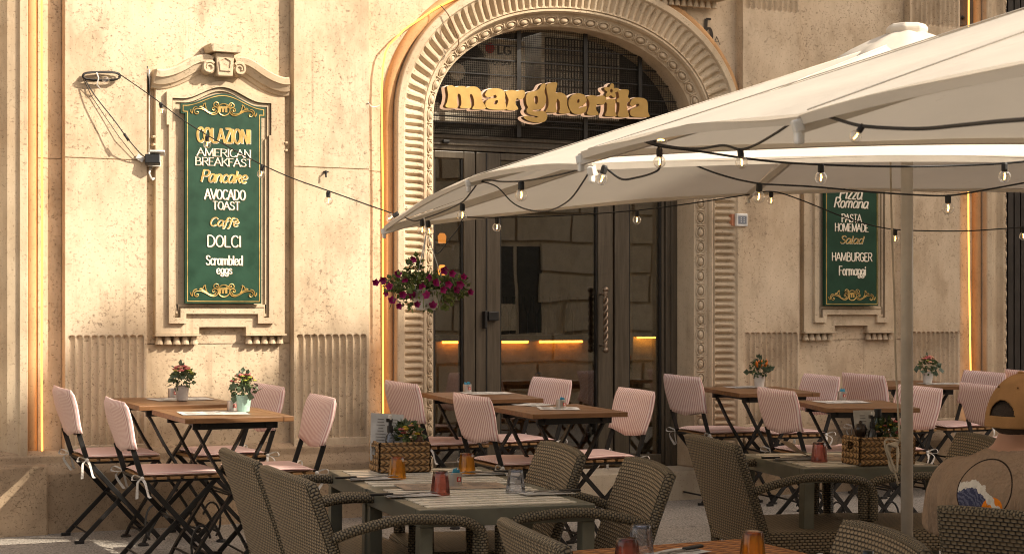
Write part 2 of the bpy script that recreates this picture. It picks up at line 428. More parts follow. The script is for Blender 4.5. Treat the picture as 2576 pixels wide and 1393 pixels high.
def arch_path(c, off=0.0, z0=0.0, n=36, nj=1):
    P = []; a, r = HW + off, RISE + off; Z_SP = SPRING(c)
    for i in range(nj): P.append((c - a, z0 + (Z_SP - z0) * i / nj))
    for i in range(n + 1):
        th = math.pi - math.pi * i / n; cx_, sx_ = math.cos(th), math.sin(th); e = 2 / 2.12
        P.append((c + a * math.copysign(abs(cx_) ** e, cx_), Z_SP + r * abs(sx_) ** e))
    for i in range(nj - 1, -1, -1): P.append((c + a, z0 + (Z_SP - z0) * i / nj))
    return P
SL, SR = S(-60) - 6.5, S(2650) + 6.5
loops = [[(SL, -.3), (SR, -.3), (SR, ZT), (SL, ZT)]]
wall = MB()
def wall_piece(x0, x1): wall.slab([[(x0, -.4), (x1, -.4), (x1, ZT), (x0, ZT)]], -.45, 0)
edges = [SL]
for c in CEN:
    wall_piece(edges[-1], c - HW - .085); edges.append(c + HW + .085)
    arc = arch_path(c, .085)
    top = [p for p in arc if p[1] >= SPRING(c) - 1e-6]
    wall.slab([[(c - HW - .085, ZT)] + top + [(c + HW + .085, ZT)]], -.45, 0)
wall_piece(edges[-1], SR)
wall.build("wall", M_WALL, bld, fix=False)

# arch surrounds: swept profile, carved gouges, beads
def resample(P, step):
    L = [0]
    for a, b in zip(P, P[1:]): L.append(L[-1] + math.hypot(b[0] - a[0], b[1] - a[1]))
    n = int(L[-1] / step); out = []; j = 0
    for i in range(n + 1):
        t = L[-1] * i / n
        while j < len(L) - 2 and L[j + 1] < t: j += 1
        f = (t - L[j]) / max(1e-9, L[j + 1] - L[j])
        out.append((P[j][0] + (P[j + 1][0] - P[j][0]) * f, P[j][1] + (P[j + 1][1] - P[j][1]) * f))
    return out, L[-1]
def normals(P):
    N = []
    for i in range(len(P)):
        a, b = P[max(0, i - 1)], P[min(len(P) - 1, i + 1)]; dx, dz = b[0] - a[0], b[1] - a[1]; l = math.hypot(dx, dz) or 1
        N.append((-dz / l, dx / l))
    return N
GP = .0445
def surround(c, fine):
    z0 = Z_STEP + .01
    P, L = resample(arch_path(c, 0, z0, 80, 6), GP / (6 if fine else 2)); N = normals(P)
    prof = [(0, -.33), (0, -.052), (.075, -.004), (.078, .02), (.088, .034), (.100, .034), (.104, .026)]
    n1 = len(prof); nf = 9
    for k in range(nf): prof.append((.108 + .145 * k / (nf - 1), .028 + .035 * (k / (nf - 1)) ** 1.6))
    prof += [(.256, .082), (.262, .090), (.300, .090), (.306, .084), (.308, -.012)]
    m = MB(); V, F = [], []
    for i, (p, nn) in enumerate(zip(P, N)):
        ph = (i * L / (len(P) - 1)) / GP
        for k, (o, d) in enumerate(prof):
            if n1 <= k < n1 + nf:
                q = (k - n1) / (nf - 1)
                env = min(1, q / .10) * min(1, (1 - q) / .16)
                f = ph % 1.0
                gou = max(0.0, math.sin(math.pi * min(1, f / .72))) if f < .72 else 0
                width = max(0.0, (.35 + .65 * min(1, (1 - q) * 3)))
                d = d + .011 - (.028 * env * (gou ** (1.4 / width)) if fine else .03 * math.sin(math.pi * min(1, q * 1.6)))
            V.append(Vector((p[0] + nn[0] * o, -d, p[1] + nn[1] * o)))
    w = len(prof)
    for i in range(len(P) - 1):
        for k in range(w - 1): F.append((i * w + k, i * w + k + 1, (i + 1) * w + k + 1, (i + 1) * w + k))
    m.add(V, F); sur = m.build("arch_surround", M_TRIM, bld)
    # half round roll outside the surround
    P2, L2 = resample(arch_path(c, .338, z0, 60, 4), .08); m = MB()
    for i in range(1):
        V, F = [], []; N2 = normals(P2); w2 = 9
        for p, nn in zip(P2, N2):
            for k in range(w2):
                a = math.pi * k / (w2 - 1); o = -.036 * math.cos(a); V.append(Vector((p[0] + nn[0] * o, -(.045 * math.sin(a)), p[1] + nn[1] * o)))
        for i in range(len(P2) - 1):
            for k in range(w2 - 1): F.append((i * w2 + k, i * w2 + k + 1, (i + 1) * w2 + k + 1, (i + 1) * w2 + k))
        m.add(V, F)
    m.build("roll_moulding", M_ROLL_GLOW, sur, smooth=True)
    # egg and ring beads on the splayed face
    P3, L3 = resample(arch_path(c, .037, z0, 80, 6), .098 if fine else .098); N3 = normals(P3); m = MB()
    for i in range(len(P3) - 1):
        p, nn = P3[i], N3[i]; tg = Vector((nn[1], 0, -nn[0])); nv = Vector((nn[0], 0, nn[1])); up = (Vector((0, -1, 0)) * .84 - nv * .54).normalized()
        x = tg; y = up.cross(tg).normalized(); M = Matrix((x, y, up)).transposed()
        cpt = Vector((p[0], .026, p[1]))
        m.ball(cpt, (.029, .019, .019), 10, 6, M)
        ring = [cpt + M @ Vector((.040 * math.cos(a), .028 * math.sin(a), .004)) for a in [2 * math.pi * k / 14 for k in range(15)]]
        m.tube(ring, .0045, 5, False)
        q = Vector((P3[i][0] + tg.x * .049, .026, P3[i][1] + tg.z * .049)); m.ball(q, (.008, .028, .014), 8, 5, M)
    m.build("egg_moulding", M_TRIM, sur, smooth=True)
for i, c in enumerate(CEN): surround(c, i == 1)

# pilasters as carved height fields: plain shaft, lower flutes, upper flutes
def pilaster(x0, x1):
    nfl = 10; mg = .014; W = x1 - x0; per = 10; pw = (W - 2 * mg) / nfl
    ZU = WZ(1940, 29, PD); joint = WZ(800, 420, PD)
    xs = [x0] + [x0 + mg + pw * (i + k / per) for i in range(nfl) for k in range(per)] + [x1 - mg, x1]
    r = pw * .42
    zs = sorted(set([Z_PL - .02, FL0 - .001, FL0 + .004] + [FL1 - r * 1.0 + r * math.sin(R(a)) for a in range(0, 91, 10)] + [FL1 + .02, joint - .006, joint - .005, joint, joint + .001, ZU - .03] +
                [ZU + r - r * math.sin(R(a)) for a in range(0, 91, 15)] + [ZU + .9, ZT]))
    def depth(x, z):
        if joint - .0051 <= z <= joint + .0001: return -.006
        if FL0 <= z <= FL1 or ZU <= z <= ZU + .9:
            f = ((x - x0 - mg) % pw) - pw / 2
            if x <= x0 + mg or x >= x1 - mg: return 0
            dz = max(0, z - (FL1 - r)) if z <= FL1 else max(0, (ZU + r) - z)
            q = (f * f + dz * dz) / (r * r)
            if q < 1: return -.022 * math.sqrt(1 - q) ** .8
        return 0
    m = MB(); V, F = [], []; nx = len(xs)
    for z in zs:
        for x in xs: V.append(Vector((x, -(PD + depth(x, z)), z)))
    for j in range(len(zs) - 1):
        for i in range(nx - 1): F.append((j * nx + i, j * nx + i + 1, (j + 1) * nx + i + 1, (j + 1) * nx + i))
    b = len(V)
    for x in (x0, x1):
        for z in (zs[0], zs[-1]):
            V += [Vector((x, -PD, z)), Vector((x, .01, z))]
    F += [(b, b + 1, b + 3, b + 2), (b + 4, b + 6, b + 7, b + 5)]
    m.add(V, F); return m.build("pilaster", M_WALL, bld, fix=False)
PIL = [(S(164, PD), S(369, PD)), (S(740, PD), S(928, PD)), (S(1869, PD), S(2011, PD)), (S(2290, PD), S(2415, PD))]
for a, b in PIL: pilaster(a, b)
# plinth with sloped ledge, broken at the doors
def plinth(x0, x1, d, zt):
    m = MB()
    m.add([Vector((x, y, z)) for x in (x0, x1) for y, z in ((.02, -.5), (-d - .05, -.5), (-d - .05, zt - .07), (-d - .042, zt - .058), (-d - .012, zt - .012), (-d - .012, zt + .028), (-d + .03, zt + .058), (.02, zt + .058))],
          [(i, (i + 1) % 8, 8 + (i + 1) % 8, 8 + i) for i in range(8)] + [tuple(range(7, -1, -1)), tuple(range(8, 16))])
    m.build("plinth", M_PLINTH, bld, bevel=.006)
for a, b in ((CEN[0] + HW + .02, CEN[1] - HW - .31), (CEN[1] + HW + .31, CEN[2] - HW - .02)):
    plinth(a, b, .085, Z_PL)
plinth(SL, CEN[0] - HW, .085, Z_PL); plinth(CEN[2] + HW, SR, .085, Z_PL)
# base block under the left arch jamb, standing further out
m = MB(); xl = S(22, .16); xr = S(120, .16)
m.bounds((S(-40, .16), .05, -.4), (xr, -.175, WZ(60, 1172, .16))); m.build("jamb_base", M_PLINTH, bld, bevel=.012)
for a, b in ((CEN[1] - HW - .31, CEN[1] - HW - .0), (CEN[1] + HW + .0, CEN[1] + HW + .31)): MB().bounds((a, .3, -.4), (b, -.10, Z_STEP + .012)).build("jamb_base", M_PLINTH, bld, bevel=.012)
m = MB(); m.bounds((CEN[1] - HW - .05, .6, -.4), (CEN[1] + HW + .19, -.135, Z_STEP)); m.bounds((CEN[1] - HW - .02, .6, -.45), (CEN[1] + HW + .16, -.10, Z_STEP - .036))
m.build("door_step", stone("travertine_step", (.5, .43, .33), (.44, .36, .26), .6, .7, .006), bld, bevel=.006)
# courses of joints in the recessed panels: thin raised blocks with a gap between them
m = MB()
for x0, x1 in ((PIL[0][1] + .003, PIL[1][0] - .003), (PIL[2][1] + .003, PIL[3][0] - .003)):
    zj = [Z_PL - .03, WZ(560, 864, .02), WZ(560, 205, .02), ZT]
    for a, b in zip(zj, zj[1:]): MB().bounds((x0, .01, a + .0025), (x1, -.016, b - .0025)).build('wall_block', M_WALL, bld)
for x0, x1 in ((CEN[0] + HW + OUT - .02, PIL[0][0] - .003), (PIL[1][1] + .003, CEN[1] - HW - OUT + .02), (CEN[1] + HW + OUT - .02, PIL[2][0] - .003), (PIL[3][1] + .003, CEN[2] - HW - OUT + .02)):
    zj = [Z_PL - .03, WZ(200, 402, .0), WZ(1800, 42, .0), ZT]
    for a, b in zip(zj, zj[1:]): MB().bounds((x0, .01, a + .0025), (x1, -.008, b - .0025)).build('wall_block', M_WALL, bld)

# ---------------------------------------------------------------- carved wall frames (aedicules)
F0 = S(563, .06)
def L2(px, py, d=.05): p = on_wall(px, py, d); return (p.x - F0, p.z)
def zz(px6, py6, d=.08): return L2((600 + px6 / 2.143) / 1.5524, (150 + py6 / 2.143) / 1.5524, d)      # picture crop of the frame
def z2(px, py, d=.05): return L2(px / 1.2527 / 1.5524, (1050 + py / 1.2527) / 1.5524, d)               # lower crop
HWF = (S(716, .06) - S(391, .06)) / 2; FC = (S(716, .06) + S(391, .06)) / 2 - F0
def frame(off):
    E = lambda x, d, z: Vector((F0 + off + x, -d, z))
    fn = lambda a, b, d: Vector((F0 + off + a, -d, b))
    ztop = zz(560, 352)[1]; zear = zz(1020, 400)[1]; zbot = z2(860, 318)[1]; znotch = z2(1080, 284)[1]
    foot_l = z2(972, 300)[0]; foot_r = z2(1200, 300)[0]
    xl, xr = FC - HWF, FC + HWF
    root = None
    base = MB()
    base.slab([[(xl, zbot), (foot_l, zbot), (foot_l, znotch), (foot_r, znotch), (foot_r, zbot), (xr, zbot), (xr, zear + .06), (FC + .14, ztop + .05), (FC - .14, ztop + .05), (xl, zear + .06)]], .012, .062, fn)
    root = base.build("window_frame", M_TRIM, bld, bevel=.006)
    # inner eared ring with a curved head
    x_in = z2(1330, 100)[0]; x_ear = zz(1022, 600)[0]; z_step = zz(1000, 772)[1]; z_in = z2(1300, 262)[1]; z_up = z2(1100, 216)[1]; xu = z2(1256, 240)[0]
    half_e, half_i, half_u = x_ear - FC, x_in - FC, xu - FC
    zc, zs_ = zz(560, 366)[1], zz(1020, 505)[1]
    def head(he, z1, z0):
        return [(FC + he * t, z0 + (z1 - z0) * (.5 + .5 * math.cos(math.pi * min(1, abs(t) / .82)))) for t in [1 - 2 * k / 28 for k in range(29)]]
    def ring(g):
        he, hi, hu = half_e - g, half_i - g, half_u + g
        return [(FC - hi, z_in + g), (FC - hu, z_in + g), (FC - hu, z_up + g), (FC + hu, z_up + g), (FC + hu, z_in + g), (FC + hi, z_in + g), (FC + hi, z_step - g), (FC + he, z_step - g)] + head(he, zc - g, zs_ - g) + [(FC - he, z_step - g), (FC - hi, z_step - g)]
    m = MB(); m.slab([ring(-.004), ring(.030)], .050, .088, fn); m.slab([ring(.036), ring(.052)], .050, .074, fn)
    m.build("inner_moulding", M_TRIM, root, bevel=.004)
    # side ears with small dentil lugs
    for sgn in (-1, 1):
        for k in range(2): MB().bounds((F0 + off + FC + sgn * (HWF + .001), -.02, zz(1075, 880)[1] - .045 * k), (F0 + off + FC + sgn * (HWF + .018), -.07, zz(1075, 860)[1] - .045 * k)).build("frame_lug", M_TRIM, root, bevel=.004)
    # guttae under the feet
    for a, b in ((xl, foot_l), (foot_r, xr)):
        m = MB(); n = 5; wv = (b - a) / n
        m.bounds((F0 + off + a - .006, -.012, zbot - .012), (F0 + off + b + .006, -.082, zbot - .001))
        for k in range(n):
            cx = F0 + off + a + wv * (k + .5)
            m.lathe([(wv * .47, -.060), (wv * .44, -.052), (wv * .28, -.014)], (cx, -.040, zbot), 12)
        m.build("guttae", M_TRIM, root, bevel=.002)
    # broken scroll pediment
    yA = [(0, 310), (60, 318), (150, 300), (240, 262), (310, 222), (370, 196), (430, 190), (470, 205)]
    ctr = smooth_loop([(zz(x, y)[0] - FC, zz(x, y)[1]) for x, y in yA], 4, False)
    zsc = zz(449, 246, .1); KC = zz(577, 250, .1)[0]
    for sgn in (-1, 1):
        x_edge = -(HWF + .012)
        pts = [(x_edge, ctr[0][1])] + [p for p in ctr if p[0] > x_edge + .01]
        m = MB(); nn = normals(pts)
        layers = [(-.074, .010), (-.070, .070), (-.052, .080), (-.048, .092), (-.012, .112), (-.008, .122), (.026, .126), (.034, .118), (.038, .010)]
        V, F = [], []; w = len(layers)
        for p, n_ in zip(pts, nn):
            for o, d in layers: V.append(E(FC + (p[0] + n_[0] * o) * -sgn, d, p[1] + n_[1] * o))
        for i in range(len(pts) - 1):
            for k in range(w - 1): F.append((i * w + k, i * w + k + 1, (i + 1) * w + k + 1, (i + 1) * w + k))
        F += [tuple(range(w)), tuple((len(pts) - 1) * w + k for k in range(w))]
        m.add(V, F)
        sx = sgn * abs(zsc[0] - KC); rr = .92 * (zz(508, 246, .1)[0] - zsc[0])
        M = Matrix.Rotation(R(90), 3, 'X')
        m.lathe([(rr, -.010), (rr, -.116), (rr * .93, -.126), (rr * .9, -.120), (rr * .25, -.121), (.001, -.121)], E(FC + sx, 0, zsc[1]), 28, Matrix(((1, 0, 0), (0, 0, 1), (0, 1, 0))))
        sp = [E(FC + sx + sgn * -(rr * (.94 - .62 * t)) * math.cos(R(40) + t * 9.2), .124, zsc[1] + rr * (.94 - .62 * t) * math.sin(R(40) + t * 9.2)) for t in [k / 34 for k in range(35)]]
        m.tube(sp, [.010 * (1 - .4 * k / 34) for k in range(35)], 6)
        m.build("scroll_pediment", M_TRIM, root)
    # keystone
    m = MB(); kt, kb = zz(560, 134)[1], zz(560, 326)[1]; hw1, hw0 = (zz(655, 140)[0] - zz(500, 140)[0]) / 2, (zz(632, 320)[0] - zz(508, 320)[0]) / 2
    m.slab([[(FC - hw0, kb), (FC + hw0, kb), (FC + hw1, kt), (FC - hw1, kt)]], .02, .140, fn)
    m.slab([[(FC - hw1 - .03, kt + .002), (FC + hw1 + .03, kt + .002), (FC + hw1 + .042, kt + .05), (FC - hw1 - .042, kt + .05)]], .02, .168, fn)
    k = m.build("keystone", M_TRIM, root, bevel=.006)
    m = MB(); q = .7; oo = [(FC - hw0 * q, kb + .03), (FC + hw0 * q, kb + .03), (FC + hw1 * q, kt - .05), (FC, kt - .03), (FC - hw1 * q, kt - .05)]
    ii = [(FC + (x - FC) * .78, kb + .045 + (z - kb - .03) * .82) for x, z in oo]
    m.slab([oo, ii], .135, .147, fn); m.build("keystone_panel", M_TRIM, root, bevel=.003)
frame(0.0)
OFF2 = S(2143, .06) - S(563, .06)
frame(OFF2)
# guttae and cap of the bracket above the door arch
m = MB(); bx0, bx1 = S(1672, .1), S(1812, .1); zb = WZ(1740, 4, .1)
m.bounds((bx0 - .02, .0, zb + .02), (bx1 + .02, -.14, zb + .5))
for k in range(9): m.lathe([(.024, -.03), (.022, -.022), (.012, .021)], (bx0 + (bx1 - bx0) * (k + .5) / 9, -.06, zb), 10)
m.build("bracket", M_TRIM, bld, bevel=.004)
# engraved house number beside the arch: built as dark inlaid strokes

# ---------------------------------------------------------------- door, side light, grille, room behind
DP = -.30
def D(px, d=DP): return S(px, d)
DL, DR = CEN[1] - HW - .0, CEN[1] + HW + .0
zt0, zt1 = WZ(1100, 376, DP), WZ(1100, 340, DP); zdb, zgb = WZ(1450, 1177, DP), WZ(1450, 1149, DP)
zgt = WZ(1130, 398, DP)
df = MB()
df.bounds((DL, -DP + .06, zt0), (DR, -DP - .012, zt1)); df.bounds((DL, -DP + .06, zt0 + .03), (DR, -DP - .026, zt0 + .045)); df.bounds((DL, -DP + .06, zt1 - .02), (DR, -DP - .03, zt1 + .004))
df.bounds((DL, -DP + .06, Z_STEP), (DL + .018, -DP - .01, zt0)); df.bounds((D(1672), -DP + .06, Z_STEP), (DR, -DP - .02, zt0)); df.bounds((D(1682), -DP + .06, Z_STEP), (DR, -DP - .04, zt0))
frame_o = df.build("door_frame", M_FRAME, bld, bevel=.004)
def leaf(name, x0, x1, g0, g1, d):
    m = MB(); y0, y1 = -d + .05, -d - .006
    m.bounds((x0, y0, Z_STEP + .02), (g0, y1, zt0 - .006)); m.bounds((g1, y0, Z_STEP + .02), (x1, y1, zt0 - .006))
    m.bounds((g0, y0, Z_STEP + .02), (g1, y1 + .001, zgb)); m.bounds((g0, y0, zgt), (g1, y1 + .001, zt0 - .006))
    o = m.build(name, M_FRAME, bld, bevel=.005)
    b = MB(); q = .012
    for a in ((g0, zgb, g0 + q, zgt), (g1 - q, zgb, g1, zgt)): b.bounds((a[0], y0 + .005, a[1]), (a[2], y1 + .012, a[3]))
    b.build("glazing_bead", M_DARK, o)
    p = MB(); p.bounds((g0 + .003, -d + .020, zgb + .002), (g1 - .003, -d + .026, zgt - .002)); p.build("glass_pane", M_PANE, o)
    return o
side = leaf("side_light", DL + .02, D(1194), D(1092), D(1166), DP)
d1 = leaf("door_leaf", D(1196.5), D(1541), D(1258), D(1504), DP)
d2 = leaf("door_leaf", D(1546), D(1671), D(1582), D(1664), DP)
m = MB(); m.bounds((D(1221.5), -DP + .01, Z_STEP + .02), (D(1224), -DP - .012, zt0 - .01)); m.build("seal_strip", M_BLACK, d1)
# hinge and lock
m = MB(); a = on_wall(1212, 784, DP); b = on_wall(1247, 826, DP)
m.bounds((D(1212), -DP - .005, WZ(1212, 826, DP)), (D(1218), -DP - .05, WZ(1212, 782, DP))); m.bounds((D(1222), -DP - .005, WZ(1222, 806, DP)), (D(1248), -DP - .045, WZ(1222, 783, DP)))
m.build("hinge", M_BLACK, d1, bevel=.004)
# twisted pull handle
m = MB(); hx = D(1523.5, -.22); hz1, hz0 = WZ(1523, 728, -.22), WZ(1523, 880, -.22); n = 60
for ph in (0, math.pi):
    m.tube([Vector((hx + .010 * math.cos(ph + 20 * k / n), .22 + .010 * math.sin(ph + 20 * k / n), hz0 + .05 + (hz1 - hz0 - .1) * k / n)) for k in range(n + 1)], .0105, 6)
for z in (hz0, hz1): m.ball((hx, .22, z), .021, 12, 8)
for z in (hz0 + .03, hz1 - .03): m.lathe([(.008, -.03), (.016, -.015), (.012, 0), (.016, .015), (.008, .03)], (hx, .22, z), 10); m.tube([(hx, .22, z), (hx, .31, z)], .008, 6)
m.build("door_handle", plain("pewter", (.24, .18, .13), .38, .8), d1, smooth=True)
m = MB(); m.bounds((D(1108), -DP - .02, WZ(1108, 361, DP)), (D(1124), -DP - .045, WZ(1108, 353, DP))); m.build("door_sensor", M_BLACK, frame_o, bevel=.004)
# the room inside
m = MB(); rx0, rx1, ry = DL - 2.2, DR + 2.6, 4.6
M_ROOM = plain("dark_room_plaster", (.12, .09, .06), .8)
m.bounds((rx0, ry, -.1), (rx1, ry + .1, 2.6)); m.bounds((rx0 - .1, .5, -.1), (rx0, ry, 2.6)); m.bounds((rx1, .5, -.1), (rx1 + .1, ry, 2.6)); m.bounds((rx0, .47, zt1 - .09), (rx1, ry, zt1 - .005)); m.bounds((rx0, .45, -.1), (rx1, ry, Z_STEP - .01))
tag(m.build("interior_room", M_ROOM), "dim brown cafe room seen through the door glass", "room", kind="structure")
c = thing("bar_counter", "dark bar counter with an orange lit edge inside the door glass", "counter", (0, 0, 0))
by = 2.7; bz = WZ(1300, 861, -by)
m = MB(); m.bounds((D(1095, -by), by, Z_STEP), (D(1480, -by), by + .5, bz + .01)); m.build("counter_front", plain("tan_counter", (.42, .27, .15), .6, bump=.3, bscale=30), c)
m = MB(); m.bounds((D(1090, -by), by - .12, bz + .02), (D(1485, -by), by + .55, bz + .06)); m.build("counter_top", M_DARK, c, bevel=.004)
for a, b in ((1108, 1166), (1258, 1322), (1352, 1458)):
    m = MB(); m.bounds((D(a, -by), by - .05, bz - .004), (D(b, -by), by - .03, bz + .014)); m.build("light_strip", M_STRIPIN, c)
c = thing("wall_shelf", "lit shelf on a pale wall behind the right door glass", "shelf", (0, 0, 0))
by2 = 1.5; bz2 = WZ(1610, 843, -by2)
m = MB(); m.bounds((D(1592, -by2), by2, Z_STEP), (D(1655, -by2), by2 + .05, WZ(1610, 520, -by2))); m.build("wall_panel", plain("pale_green_plaster", (.75, .72, .56), .8), c)
m = MB(); m.bounds((D(1594, -by2), by2 - .06, bz2 - .01), (D(1654, -by2), by2 - .002, bz2 + .0)); m.build("shelf_board", M_DARK, c)
m = MB(); m.bounds((D(1596, -by2), by2 - .05, bz2 - .022), (D(1642, -by2), by2 - .035, bz2 - .011)); m.build("light_strip", M_STRIPIN, c)
for px, py, k in ((1112, 680, 0), (1112, 600, 1)):
    p = on_wall(px, py, -1.9)
    o = MB().lathe([(.028, -.035), (.032, .018), (.018, .04)], p, 12).build("wall_lantern", glow("lantern_glow", (1, .35, .06), 1.6 if k == 0 else .7)); tag(o, ("lower" if k == 0 else "upper") + " small orange lantern behind the narrow side glass", "lantern")
# bottles on the counter
for k in range(9):
    px = 1270 + k * 23; p = on_wall(px, 861, -by - .2)
    m = MB(); m.lathe([(.034, 0), (.036, .17), (.014, .23), (.013, .31)], (p.x, p.y, bz + .061), 10)
    tag(m.build("bottle", plain("bottle_glass_%d" % (k % 3), ((.05, .03, .01), (.02, .04, .015), (.09, .05, .02))[k % 3], .15), smooth=True), "dark bottle standing on the bar counter behind the door glass", "bottle", "bottles on the bar counter")

# grille and air conditioners in the lunette
gr = MB(); gy = .20
x = DL - .05
def in_arch(s): 
    q = abs(s - CEN[1]) / HW
    return Z_SP + RISE * max(0, 1 - q ** 2.12) ** (1 / 2.12) if q < 1 else Z_SP
z = zt1 + .01
n = int((2 * HW) / .0145)
for k in range(n):
    s = DL + .0145 * (k + .5); zt_ = in_arch(s) + .03
    gr.bounds((s - .0011, gy + .001, zt1), (s + .0011, gy + .0032, zt_))
k = 0
while z < Z_AP:
    q = max(0, (z - Z_SP) / RISE); w = HW * (1 - min(1, q) ** 2.12) ** (1 / 2.12) + .02
    gr.bounds((CEN[1] - w, gy + .0034, z - .0011), (CEN[1] + w, gy + .0056, z + .0011)); z += .0145
go = gr.build("window_grille", plain("dark_wire", (.05, .04, .028), .5, .5), bld)
m = MB()
for px in (1300, 1468, 1605): 
    s = D(px, -.21); m.bounds((s - .014, gy - .022, zt1), (s + .014, gy - .012, in_arch(s) + .03))
for py in (110, 148, 186, 226, 312):
    z = WZ(1200, py, -.2); q = max(0, (z - Z_SP) / RISE); w = HW * (1 - min(1, q) ** 2.12) ** (1 / 2.12) + .01
    m.bounds((CEN[1] - w, gy - .010, z - .0035), (CEN[1] + w, gy - .002, z + .0035))
for py in (262, 296):
    z = WZ(1200, py, -.2); m.bounds((DL, gy - .010, z - .004), (DR, gy - .002, z + .004))
m.build("grille_bar", M_DARK, go)
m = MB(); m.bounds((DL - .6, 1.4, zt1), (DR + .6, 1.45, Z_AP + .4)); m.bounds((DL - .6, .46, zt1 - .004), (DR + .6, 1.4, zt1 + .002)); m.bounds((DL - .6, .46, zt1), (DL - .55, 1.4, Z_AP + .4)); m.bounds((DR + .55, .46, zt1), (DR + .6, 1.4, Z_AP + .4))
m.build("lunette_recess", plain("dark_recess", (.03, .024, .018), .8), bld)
M_ACW = plain("dusty_white_metal", (.62, .55, .43), .5)
def ac(px0, px1, y0, y1, dd, label, fan):
    a = thing("air_conditioner", label, "air conditioner", (0, 0, 0)); x0, x1 = D(px0, -dd), D(px1, -dd); z0, z1 = WZ((px0 + px1) / 2, y1, -dd), WZ((px0 + px1) / 2, y0, -dd)
    MB().bounds((x0, dd, z0), (x1, dd + .3, z1)).build("casing", M_ACW, a, bevel=.012)
    if fan:
        fx, fz = D(fan[0], -dd), WZ(fan[0], fan[1], -dd); rr = fan[2]
        m = MB()
        for r in [rr * k / 11 for k in range(3, 12)]: m.tube([Vector((fx + r * math.cos(t), dd - .012, fz + r * math.sin(t))) for t in [2 * math.pi * k / 36 for k in range(37)]], .0022, 4, False)
        for k in range(24): 
            t = 2 * math.pi * k / 24; m.tube([(fx + .05 * math.cos(t), dd - .012, fz + .05 * math.sin(t)), (fx + rr * math.cos(t), dd - .012, fz + rr * math.sin(t))], .0018, 4, False)
        m.build("fan_guard", M_DARK, a)
        m = MB(); m.lathe([(.06, 0), (.055, .02), (.001, .025)], (fx, dd - .012, fz), 20, Matrix(((1, 0, 0), (0, 0, -1), (0, 1, 0)))); m.build("fan_hub", M_ACW, a)
        m = MB(); m.lathe([(rr, 0), (rr * .98, .004), (.001, .004)], (fx, dd - .001, fz), 28, Matrix(((1, 0, 0), (0, 0, -1), (0, 1, 0)))); m.build("fan_opening", M_DARK, a)
    else:
        m = MB()
        for k in range(26): 
            s = x0 + .03 + (x1 - x0 - .06) * k / 25; m.bounds((s - .003, dd - .008, z0 + .05), (s + .003, dd - .002, z1 - .04))
        for k in range(10): 
            zq = z0 + .05 + (z1 - z0 - .09) * k / 9; m.bounds((x0 + .02, dd - .0145, zq - .003), (x1 - .02, dd - .0085, zq + .003))
        m.build("coil_guard", M_DARK, a)
    return a
ac_l = ac(1080, 1322, 92, 312, .55, "air conditioner with a round fan behind the lunette mesh, left of the other", (1146, 182, .245))
ac_r = ac(1362, 1560, 88, 300, .60, "air conditioner with a square coil guard behind the lunette mesh", None)
# shutters in the neighbouring arches
M_SHUT = plain("dark_brown_shutter", (.022, .016, .012), .45)
for i in (0, 2):
    m = MB(); c = CEN[i]; m.bounds((c - HW - .01, .27, 0), (c + HW + .01, .3, Z_AP + 2.6))
    n = 30
    for k in range(n): 
        s0 = c - HW + 2 * HW * k / n; m.bounds((s0 + .006, .245, .05), (s0 + 2 * HW / n - .006, .275, Z_AP + 2.6))
    m.build("door_shutter", M_SHUT, bld)

